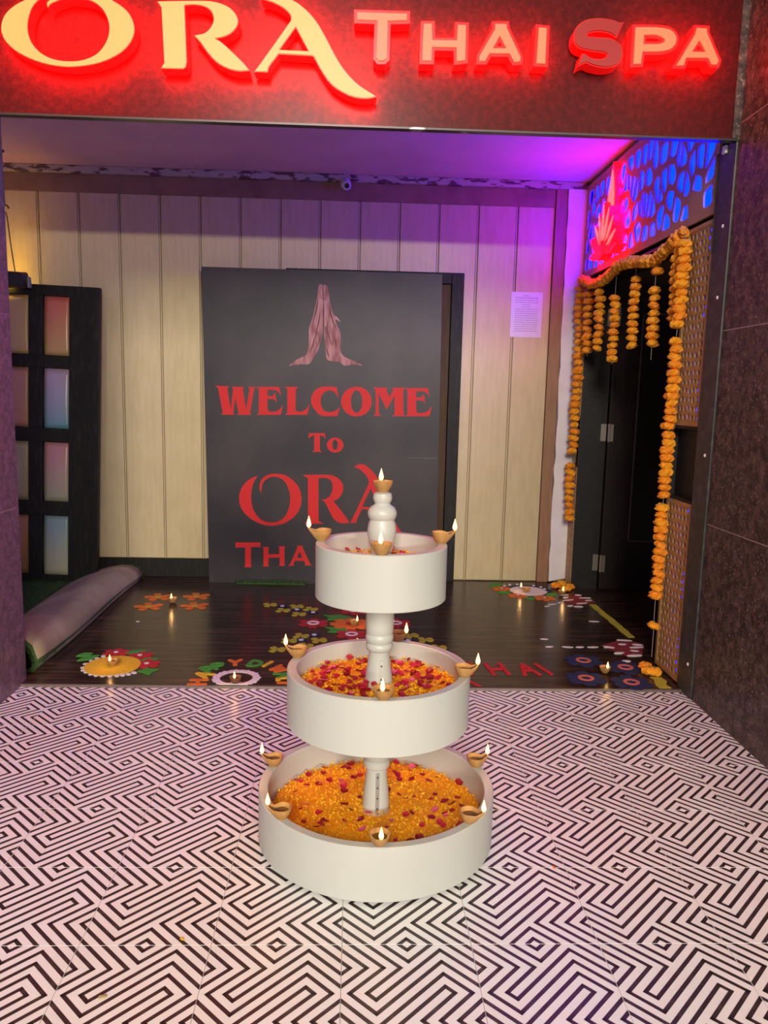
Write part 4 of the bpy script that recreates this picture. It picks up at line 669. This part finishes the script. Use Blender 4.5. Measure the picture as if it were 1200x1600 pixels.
# ------------------------------------------------------------------ clay oil lamps
m_clay = mat('clay', (0.44, 0.24, 0.075), 0.75, noise=((0.36, 0.18, 0.05), 40, 0.4, 0.7))
m_clay_d = mat('dark_clay', (0.20, 0.085, 0.035), 0.75, noise=((0.14, 0.06, 0.03), 40, 0.4, 0.7))
m_oil = mat('oil', (0.10, 0.055, 0.012), 0.08)
m_wick = mat('wick', (0.05, 0.04, 0.03), 0.9)
m_flame = mat('flame', (1, .6, .2), 0.5, emit=(1.0, 0.50, 0.15), estr=5.0)
def diya_meshes(m):
    R = 0.0275; n = 28
    def rr(a): return 1 + 0.42 * math.exp(-(a / 0.42) ** 2) - 0.10 * math.exp(-((abs(a) - 0.95) / 0.4) ** 2)
    def ang(j): t = 2 * PI * j / n; return t if t <= PI else t - 2 * PI
    def hh(a): return 0.030 + 0.004 * math.exp(-(a / 0.3) ** 2) - 0.0035 * math.exp(-((abs(a) - .75) / .35) ** 2)
    mb = MB(); vs = []; rings = ((.42, 0, 0), (.50, .0, .02), (.80, .38, .4), (.98, .8, .9), (1.0, 1.0, 1.0), (.90, 1.0, 1.0), (.80, .72, .85), (.55, .34, .4), (.02, .28, 0))
    for s_, hz, sp in rings:
        for j in range(n):
            a = ang(j); q = R * s_ * (1 + (rr(a) - 1) * sp); vs.append((q * math.cos(a), q * math.sin(a), hz * hh(a)))
    fs = [(i * n + j, i * n + (j + 1) % n, (i + 1) * n + (j + 1) % n, (i + 1) * n + j) for i in range(len(rings) - 1) for j in range(n)] + [tuple(range(n))[::-1], tuple((len(rings) - 1) * n + j for j in range(n))]
    bowl = mb.add(vs, fs).mesh('bowl', m, True)
    oil = MB().add([(0.0225 * math.cos(ang(j)) * (1 + .2 * (rr(ang(j)) - 1)), 0.0205 * math.sin(ang(j)), .019) for j in range(n)], [tuple(range(n))]).mesh('oil', m_oil)
    wick = MB().tube([(0.004, 0, .0205), (.020, 0, .024), (.033, 0, .030), (.036, 0, .036)], 0.0018, 6).mesh('wick', m_wick, True)
    fp_ = [(.0013, 0), (.0048, .003), (.0064, .008), (.0056, .014), (.0034, .022), (.0012, .029), (.0002, .033)]
    flame = MB().lathe(fp_, 10, (.036, 0, .034)).mesh('flame', m_flame, True)
    return bowl, oil, wick, flame
DM = {'a': diya_meshes(m_clay), 'd': diya_meshes(m_clay_d)}
def diya(label, loc, rz, group, kind='a', sc=1.0, watt=0.10):
    t = thing('oil_lamp', label, 'oil lamp', loc, rz, group); t.scale = (sc, sc, sc)
    for nm, me in zip(('bowl', 'oil', 'wick', 'flame'), DM[kind]): put(nm, me, t)
    l = bpy.data.lights.new('flame_light', 'POINT'); l.energy = watt; l.color = (1.0, 0.52, 0.17); l.shadow_soft_size = 0.006
    o = bpy.data.objects.new('flame_light', l); C.objects.link(o); o.parent = t; o.location = (.040, 0, .075)
    return t
def rim(label, ang_, r, z, turn=None, group=None, kind='a'):
    a = math.radians(ang_); diya(label, (FX + r * math.cos(a), FY + r * math.sin(a), z + 0.0005), a if turn is None else math.radians(turn), group, kind)
G1, G2, G3 = 'lit clay lamps on the lowest rim', 'lit clay lamps on the middle rim', 'lit clay lamps on the top rim'
rim('lit clay lamp at the back left of the lowest fountain rim', 162, .320, .156, 170, G1)
rim('lit clay lamp at the back right of the lowest fountain rim', 18.5, .320, .156, 12, G1)
rim('lit clay lamp at the front left of the lowest fountain rim', -142.5, .320, .156, 176, G1)
rim('lit clay lamp at the front right of the lowest fountain rim', -41.5, .320, .156, -20, G1)
rim('lit clay lamp at the front middle of the lowest fountain rim', -90, .318, .156, -86, G1)
rim('lit clay lamp at the left of the middle fountain rim', 163, .243, .503, 172, G2)
rim('lit clay lamp at the right of the middle fountain rim', -18, .243, .503, -2, G2)
rim('lit clay lamp at the front middle of the middle fountain rim', -89, .241, .503, -96, G2)
rim('lit dark clay lamp at the back of the middle fountain rim beside the column', 74, .241, .503, -50, G2, 'd')
rim('lit clay lamp at the left of the top fountain rim', 172, .167, .857, 178, G3)
rim('lit clay lamp at the right of the top fountain rim', 4, .167, .857, 5, G3)
rim('lit clay lamp at the front middle of the top fountain rim', -92, .165, .857, -96, G3)
diya('lit clay lamp crowning the fountain finial', (FX, FY, 0.9980), math.radians(-100), None)
GF = 'lit clay lamps on the porch floor'
for (x, y), lb, rz, k in zip(DIYA, ('lit clay lamp amid four orange powder flowers on the dark floor', 'lit clay lamp on the yellow powder disc', 'lit clay lamp inside the white powder ring at the floor edge', 'lit clay lamp on the orange powder flower behind the fountain',
                             'lit clay lamp on the white powder disc at the back right', 'lit clay lamp beside the marigold heap at the far door jamb', 'lit clay lamp amid four blue powder flowers'), (-90, -92, -88, -60, 175, -95, -90), 'aadaaaa'):
    diya(lb, (x, y, ZP + 0.004), math.radians(rz), GF, k, 0.95)

# ------------------------------------------------------------------ rangoli: coloured powder drawn on the dark floor
def pw(name, col): return mat(name, col, 0.95, noise=(tuple(c * 0.82 for c in col), 120, 0.4, 0.7))
K = dict(yellow=pw('powder_yellow', (.78, .50, .015)), white=pw('powder_white', (.80, .72, .70)), red=pw('powder_red', (.50, .02, .02)), green=pw('powder_green', (.06, .33, .03)), orange=pw('powder_orange', (.75, .17, .015)),
         blue=pw('powder_blue', (.010, .017, .075)), pink=pw('powder_pink', (.62, .15, .10)), lime=pw('powder_lime', (.48, .42, .02)), crim=pw('powder_crimson', (.24, .012, .022)), tred=pw('powder_text_red', (.58, .015, .018)))
H = 0.003
def pm_(contours, h=H, z=0.0): return MB().prism(contours, lambda p: (p[0], p[1], z + h), lambda p: (p[0], p[1], z))
_pc = {}
def petal_obj(parent, key, contours, m, loc, rz=0.0, name='petal', h=H, z=0.0, sc=1.0):
    if (key, m.name) not in _pc: _pc[(key, m.name)] = pm_(contours, h, z).mesh(name, m)
    o = put(name, _pc[(key, m.name)], parent, loc=(loc[0], loc[1], loc[2] + random.uniform(0, 0.0007))); o.rotation_euler = (0, 0, rz); o.scale = (sc, sc, 1); return o
HEART = [(0, 0), (.20, .35), (.26, .7), (.18, .95), (.06, 1.0), (0, .93), (-.06, 1.0), (-.18, .95), (-.26, .7), (-.20, .35)]
def flower(label, xy, r, n, mp_, mc, group, ring_=None, parent=None, rz=0.0, cat='rangoli', fat=1.0):
    if parent is None: t = thing('powder_flower', label, cat, (xy[0], xy[1], ZP), rz, group); base = (0, 0, 0)
    else: t = MB().prism([ellipse(0, 0, r * .28, r * .28, 10)], lambda p: (p[0], p[1], H * 1.6), lambda p: (p[0], p[1], 0)).build('powder_flower', mc, parent, loc=(xy[0], xy[1], 0)); base = (0, 0, 0); t.rotation_euler = (0, 0, rz)
    for k in range(n):
        petal_obj(t, ('heart', round(r, 3), fat), [[(x * r * fat, y * r) for x, y in HEART]], mp_, base, 2 * PI * k / n)
    if parent is None:
        if ring_: petal_obj(t, ('ring', round(r, 3)), [ellipse(0, 0, r * .40, r * .40, 14), ellipse(0, 0, r * .24, r * .24, 12)], ring_, base, name='ring', h=H * 1.9)
        else: petal_obj(t, ('dot', round(r, 3)), [ellipse(0, 0, r * .24, r * .24, 10)], mc, base, name='centre', h=H * 1.7)
    else:
        petal_obj(t, ('eye', round(r, 3)), [ellipse(0, 0, r * .18, r * .18, 8)], K['white'], base, name='centre', h=H * 2)
    return t
def leaf_obj(parent, a, b, m, wd=0.028, org=(0, 0)):
    L = math.dist(a, b); an = math.atan2(b[1] - a[1], b[0] - a[0])
    P = [(0, 0), (.25 * L, wd * .8), (.5 * L, wd), (.8 * L, wd * .55), (L, 0), (.8 * L, -wd * .55), (.5 * L, -wd), (.25 * L, -wd * .8)]
    return petal_obj(parent, ('leaf', round(L, 3), wd), [P], m, (a[0] - org[0], a[1] - org[1], 0), an, name='leaf')
# 1: yellow disc with white beads
c = R1['c']; t = thing('powder_rangoli', 'yellow powder disc with white beads red flowers and green leaves at the front left', 'rangoli', (c[0], c[1], ZP))
pm_([ellipse(0, 0, .122, .130, 40)], .004).build('disc', K['yellow'], t)
for k, (x, y) in enumerate(R1['beads']):
    petal_obj(t, ('bead',), [ellipse(0, 0, .011, .015, 10)], K['white'], (x - c[0], y - c[1], 0), math.atan2(y - c[1], x - c[0]) + PI / 2, name='bead')
for x, y in R1['red']: flower(None, (x - c[0], y - c[1]), .062, 6, K['red'], K['red'], None, parent=t, fat=1.25)
lv = R1['leaf']
for k in range(0, len(lv), 2): leaf_obj(t, lv[k], lv[k + 1], K['green'], .026, c)
# 2: four orange flowers
for (x, y), lb in zip(R2, ('back left', 'back right', 'front left', 'front right')):
    flower('orange five petal powder flower, %s of the four around a lamp' % lb, (x, y), .085, 5, K['orange'], K['lime'], 'orange powder flowers', rz=.3, fat=1.05)
# 3: greeting around the white ring
c = R3['c']; t = thing('powder_ring', 'white powder ring around a lamp at the floor edge', 'rangoli', (c[0], 1.682, ZP))
cy = 1.682
wob = lambda R_, a: R_ * (1 + .035 * math.sin(a * 23) + .02 * math.sin(a * 11 + 1))
pm_([[(wob(.103, 2 * PI * k / 72) * math.cos(2 * PI * k / 72), max(wob(.100, 2 * PI * k / 72) * math.sin(2 * PI * k / 72), -.080)) for k in range(72)], [(.072 * math.cos(2 * PI * k / 36), max(.072 * math.sin(2 * PI * k / 36), -.064)) for k in range(36)]]).build('ring', K['white'], t)
pm_([ellipse(0.006, -.058, .026, .018, 14)], .0025).build('orange_spot', K['orange'], t)
STRK = {'H': [[(-.4, -.5), (-.4, .5)], [(.4, -.5), (.4, .5)], [(-.4, 0), (.4, 0)]], 'A': [[(-.42, -.5), (0, .5)], [(.42, -.5), (0, .5)], [(-.2, -.08), (.2, -.08)]], 'P': [[(-.35, -.5), (-.35, .5)], [(-.35, .5), (.15, .48), (.35, .28), (.15, .03), (-.35, 0)]],
        'Y': [[(-.42, .5), (0, .02)], [(.42, .5), (0, .02)], [(0, .02), (0, -.5)]], 'D': [[(-.38, -.5), (-.38, .5)], [(-.38, .5), (.1, .45), (.38, .15), (.38, -.15), (.1, -.45), (-.38, -.5)]], 'I': [[(0, -.5), (0, .5)]],
        'W': [[(-.5, .5), (-.25, -.5)], [(-.25, -.5), (0, .3)], [(0, .3), (.25, -.5)], [(.25, -.5), (.5, .5)]], 'L': [[(-.3, .5), (-.3, -.5)], [(-.3, -.5), (.35, -.5)]], 'T': [[(-.45, .48), (.45, .48)], [(0, .48), (0, -.5)]]}
def stroke_letter(ch, sx, sy, wd, h=H):
    mb = MB()
    for st in STRK[ch]:
        for k in range(len(st) - 1):
            p, q = Vector((st[k][0] * sx, st[k][1] * sy)), Vector((st[k + 1][0] * sx, st[k + 1][1] * sy)); d = (q - p).normalized(); nn = Vector((-d.y, d.x))
            P = [p + nn * wd * .9, p - d * wd * .6, p - nn * wd * .9, q - nn * wd, q + d * wd * .6, q + nn * wd]
            mb.prism([[(v.x, v.y) for v in P]], lambda s_, hh=h + 0.0002 * len(mb.f) / 10: (s_[0], s_[1], hh), lambda s_: (s_[0], s_[1], 0))
    return mb
t = thing('powder_greeting', 'HAPPY DIWALI greeting in coloured powder letters arched over the white ring', 'rangoli', (c[0], cy, ZP))
hp = [(x, y) for _, (x, y) in R3['let']]; hp[8] = (-.440, 1.728); hp[9] = (-.424, 1.676); hp.append((-.42, 1.628))
for ch, (x, y), kc in zip('HAPPYDIWALI', hp, ('orange', 'yellow', 'green', 'green', 'orange', 'green', 'yellow', 'orange', 'green', 'yellow', 'orange')):
    a = math.atan2(y - cy + .05, x - c[0]) - PI / 2; sm = .62 if ch in 'LI' else 1
    o = stroke_letter(ch, .066 * (sm if ch != 'I' else 1), .076, .0105).build('letter', K[kc], t, loc=(x - c[0], y - cy, 0)); o.rotation_euler = (0, 0, a)
# 4: yellow green butterflies and the flower group behind the fountain
nm = ('far left', 'left front', 'left middle', 'inner front', 'inner back', 'near back left', 'near left', 'near front', 'near right', 'nearest left')
for k, (x, y) in enumerate(R4['yel']):
    lb = 'yellow green powder butterfly left of the fountain, ' + ('%s of the ten' % nm[k]) if k < 10 else 'yellow green powder butterfly right of the fountain column, ' + ('nearest the column', 'middle one', 'nearest the rim')[k - 10]
    t = thing('powder_butterfly', lb, 'rangoli', (x, y, ZP), random.uniform(-.3, .3), 'yellow green powder butterflies')
    for a in (-62, -118, 35, 145): petal_obj(t, ('bfly',), [[(px * .046 * 1.5, py * .046) for px, py in HEART]], K['lime'], (0, 0, 0), math.radians(a))
for k, (x, y) in enumerate(R4['dot']):
    t = thing('powder_dot', 'white and dark blue powder dot, ' + ('far left', 'left', 'inner back', 'inner front', 'near left', 'right of the column')[k] + ' among the yellow butterflies', 'rangoli', (x, y, ZP), group='powder dots')
    petal_obj(t, ('dotb',), [ellipse(0, 0, .030, .030, 14)], K['blue'], (0, 0, 0), name='halo', h=.002); petal_obj(t, ('dotw',), [ellipse(0, 0, .013, .015, 10)], K['white'], (0, 0, 0), name='spot', h=.004)
c = R4['org']; flower('big orange and red powder flower behind the fountain column', c, .115, 8, K['orange'], K['red'], None, fat=1.0)
for (x, y), lb in zip(R4['red'], ('left of the big orange one', 'behind the big orange one', 'in front of the big orange one', 'right of the fountain column')):
    flower('red powder flower with white eye, ' + lb, (x, y), .085, 6, K['red'], K['white'], 'red powder flowers', ring_=K['white'], fat=1.2)
lv = R4['leaf']
for k, lb in ((0, 'rear one'), (2, 'front one')):
    a, b_ = lv[k], lv[k + 1]; t = thing('powder_leaf', 'green notched powder leaf left of the big orange flower, ' + lb, 'rangoli', (a[0], a[1], ZP), group='green powder leaves')
    pm_([[(0, .045), (.05, .04), (.09, .055), (.15, .02), (.16, -.01), (.09, -.05), (.02, -.05), (.035, -.005)]]).build('leaf', K['green'], t)
# 5: white disc at the back right
c = R5['c']; t = thing('powder_rangoli', 'white powder disc with orange flowers and green leaves at the back right', 'rangoli', (c[0], c[1], ZP))
pm_([ellipse(0, 0, .155, .155, 40)], .0022).build('halo', K['blue'], t); pm_([ellipse(-.006, -.006, .118, .122, 36)], .004).build('disc', K['white'], t)
for x, y in R5['dots']: petal_obj(t, ('wdot',), [ellipse(0, 0, .010, .016, 8)], K['white'], (x - c[0], y - c[1], 0), name='bead', h=.0045)
for x, y in R5['org']: flower(None, (x - c[0], y - c[1]), .068, 6, K['orange'], K['crim'], None, parent=t, fat=1.2)
lv = R5['leaf']
for k in range(0, len(lv), 2): leaf_obj(t, lv[k], lv[k + 1], K['green'], .035, c)
# 6, 7: crimson patches with white strokes by the doorway
def patch(D_, label, r, seed, ang_):
    c = D_['c']; t = thing('powder_footprint', label, 'rangoli', (c[0], c[1], ZP), group='crimson powder patches by the doorway'); rnd = random.Random(seed)
    pm_([[(r * (1 + .25 * math.sin(3 * q + seed) + rnd.uniform(-.08, .08)) * math.cos(q), r * 1.25 * (1 + .15 * math.sin(2 * q) + rnd.uniform(-.08, .08)) * math.sin(q)) for q in [2 * PI * k / 36 for k in range(36)]]], .0022).build('patch', K['crim'], t)
    for k, (x, y) in enumerate(D_['st']):
        petal_obj(t, ('fst', k % 3), [ellipse(0, 0, (.028, .040, .022)[k % 3], .011, 12)], K['white'], (x - c[0], y - c[1], 0), ang_ + rnd.uniform(-.3, .3), name='stroke', h=.004)
    for k, (x, y) in enumerate(D_.get('dots', []) + D_.get('trail', [])):
        petal_obj(t, ('tr', k % 2), [ellipse(0, 0, (.022, .030)[k % 2], .010, 10)], K['white'], (x - c[0], y - c[1], 0), ang_ + rnd.uniform(-.3, .3), name='stroke', h=.002)
patch(R6, 'crimson powder patch with white strokes by the far door jamb', .085, 3, .2)
patch(R7, 'crimson powder patch with white strokes and a white trail beside the near lattice', .095, 6, -.1)
# yellow line along the threshold
yl = thing('powder_line', 'yellow powder line along the threshold of the doorway', 'rangoli', (1.33, 2.6, ZP))
rnd = random.Random(9)
def ribbon(pts, wd):
    L = [(x - wd / 2 + rnd.uniform(-.004, .004), y) for x, y in pts]; R_ = [(x + wd / 2 + rnd.uniform(-.004, .004), y) for x, y in pts]
    return [L + R_[::-1]]
pm_(ribbon([(0.005 + .012 * k / 12, .40 - .66 * k / 12) for k in range(13)], .040)).build('stripe', K['lime'], yl)
pm_(ribbon([(-.085 + .008 * math.sin(k), -.86 - .135 * k / 6) for k in range(7)], .050)).build('stripe', K['lime'], yl)
# 8: blue flowers
for (x, y), lb in zip(R8, ('back left', 'back right', 'front left', 'front right')):
    flower('dark blue powder flower with pink ring, %s of the four around a lamp' % lb, (x, y), .092, 6, K['blue'], K['pink'], 'blue powder flowers', ring_=K['pink'], fat=1.35)
# red lettering
t = thing('powder_lettering', 'THAI in red powder letters on the floor right of the fountain', 'rangoli', (0.6, 1.83, ZP))
for k, (ch, (x, y)) in enumerate(HAI):
    if k < 4: stroke_letter(ch, .085, .15, .0105).build('letter', K['tred'], t, loc=(x - .6, y - 1.83, 0)).rotation_euler = (0, 0, .12 if ch != 'I' else .3)
MB().prism([[(.36, 1.69), (.378, 1.69), (.428, 1.61), (.408, 1.61)]], lambda p: (p[0] - .6, p[1] - 1.83, H), lambda p: (p[0] - .6, p[1] - 1.83, 0)).build('stroke', K['tred'], t)

# ------------------------------------------------------------------ marigold garlands round the doorway
m_mari = [mat('marigold', (0.92, 0.34, 0.006), 0.7, noise=((0.78, 0.21, 0.004), 150, 0.42, 0.62)), mat('marigold_light', (0.95, 0.42, 0.008), 0.7, noise=((0.82, 0.27, 0.005), 150, 0.42, 0.62))]
m_calyx = mat('calyx', (0.12, 0.20, 0.03), 0.8); m_thread = mat('thread', (0.35, 0.33, 0.28), 0.8)
mar = []
for v in range(3):
    rnd = random.Random(70 + v); mb = MB(); n = 12; vs = []
    rings = ((.35, -.26), (.85, -.20), (1.06, -.03), (.90, .20), (.50, .33), (.10, .30))
    for i, (r, z) in enumerate(rings):
        for j in range(n):
            q = r * (1 + (0.13 if (j + i) % 2 else -0.11) * (1 if 0 < i < 5 else .3) + rnd.uniform(-.05, .05)); a = 2 * PI * (j + .5 * (i % 2)) / n
            vs.append((q * .5 * math.cos(a), q * .5 * math.sin(a), z + rnd.uniform(-.05, .05)))
    fs = [(i * n + j, i * n + (j + 1) % n, (i + 1) * n + (j + 1) % n, (i + 1) * n + j) for i in range(len(rings) - 1) for j in range(n)] + [tuple(range(n))[::-1], tuple((len(rings) - 1) * n + j for j in range(n))]
    mb.add(vs, fs, 0); mb.lathe([(.07, .28), (.10, .36), (.04, .42)], 6, mi=1)
    for m in m_mari: mar.append(mb.mesh('marigold', [m, m_calyx]))
gr = random.Random(21)
def along(path, step):
    P = [Vector(p) for p in path]; out = []; d = 0.0
    for i in range(len(P) - 1):
        L = (P[i + 1] - P[i]).length
        while d <= L: out.append((P[i].lerp(P[i + 1], d / L if L else 0), (P[i + 1] - P[i]).normalized())); d += step
        d -= L
    return out
def garland(label, segs, X, step, size, group, top=None, singles=(), tail=0.0):
    p0 = segs[0][0]; t = thing('marigold_garland', label, 'garland', (X, p0[0], p0[1]), group=group); O = Vector((X, p0[0], p0[1]))
    th = [Vector((X, top[0], top[1])) - O] if top else []
    for sg in segs:
        path = [Vector((X, y, z)) - O for y, z in sg]; th += path
        for p, d in along(path, step):
            o = put('marigold', gr.choice(mar), t, loc=p + Vector((gr.uniform(-.004, .004), gr.uniform(-.004, .004), 0)))
            q = (-d).to_track_quat('Z', 'X').to_euler(); o.rotation_euler = (q[0] + gr.uniform(-.25, .25), q[1] + gr.uniform(-.25, .25), gr.uniform(0, 6.28)) if abs(d.z) > .8 else (q[0] + gr.uniform(-.5, .5), q[1] + gr.uniform(-.5, .5), q[2] + gr.uniform(-.5, .5))
            s_ = size * gr.uniform(.88, 1.08); o.scale = (s_, s_, s_)
    for y, z in singles:
        o = put('marigold', gr.choice(mar), t, loc=Vector((X, y, z)) - O); o.scale = (size,) * 3
    if tail: th.append(th[-1] + Vector((0, 0, -tail)))
    MB().tube(th, 0.0012, 5).build('thread', m_thread, t)
    return t
GG = 'marigold garlands hung round the doorway'
garland('swagged marigold garland along the bottom of the blue lattice', [SWAG], 1.279, .036, .060, GG)
hg = 'hanging marigold strings'
garland('long marigold string down the far door jamb', STR[0:3], 1.277, .043, .062, hg, top=(3.45, 2.005))
garland('short marigold string close beside the far jamb one', [STR[3]], 1.285, .043, .062, hg, top=(STR[3][0][0], 1.95))
garland('marigold string in two clumps, second hanging into the doorway from the far jamb', STR[4:6], 1.285, .040, .060, hg, top=(STR[4][0][0], 1.94))
garland('marigold string hanging in the doorway, third from the far jamb', [STR[6]], 1.285, .037, .056, hg, top=(STR[6][0][0], 1.97))
garland('marigold string hanging in the middle of the doorway over the open leaf', [STR[7]], 1.285, .037, .056, hg, top=(STR[7][0][0], 1.97))
garland('marigold string with one bloom apart at its top', [STR[8]], 1.285, .036, .054, hg, top=(STR[8][0][0], 1.93), singles=[(STR[8][0][0] - .02, STR[8][0][1] + .085)], tail=.05)
garland('short thick marigold string beside the near lattice, inner one', [STR[9]], 1.279, .032, .056, hg, top=(1.935, 1.97))
garland('very long marigold string hanging down the near lattice almost to the floor', STR[10:15], 1.27, .034, .058, hg, top=(1.86, 2.0), tail=.12)
GH = 'loose marigolds on the porch floor'
for (x, y), lb in zip(HEAP, ('leftmost of the heap at the far jamb', 'rear of the heap at the far jamb', 'front of the heap at the far jamb', 'rightmost of the heap at the far jamb', 'left of the three by the near lattice', 'front of the three by the near lattice', 'right of the three by the near lattice')):
    o = put('marigold', gr.choice(mar), loc=(x, y, ZP + .020)); o.rotation_euler = (0, 0, gr.uniform(0, 6)); s_ = gr.uniform(.058, .066); o.scale = (s_, s_, s_ * .9)
    tag(o, 'loose orange marigold bloom, ' + lb, 'flower', GH)

# ------------------------------------------------------------------ bits dropped on the floor
def bit(label, x, y, z, m, r, seed):
    rnd = random.Random(seed); mb = MB().lathe([(.3 * r, 0), (r, .12 * r), (.9 * r, .4 * r), (.3 * r, .55 * r)], 9, wob=lambda a, q: 1 + .3 * math.sin(2 * a + seed) + rnd.uniform(-.1, .1))
    tag(mb.build('floor_scrap', m, loc=(x, y, z), smooth=True), label, 'scrap', 'scraps on the floor')
bit('small tan scrap on the patterned tiles at the front left', -0.647, -0.157, 0.0005, mat('tan_scrap', (.42, .36, .16), .8), .0075, 1)
bit('pale scrap on the dark floor near the orange powder flowers', -1.30, 2.52, ZP, mat('pale_scrap', (.6, .55, .45), .8), .009, 2)
bit('tiny yellow scrap on the tiles in front of the lowest basin', -0.52, 0.02, 0.0005, K['yellow'], .005, 3)
bit('tiny orange scrap on the tiles right of the lowest basin', 0.42, 0.30, 0.0005, K['orange'], .005, 4)
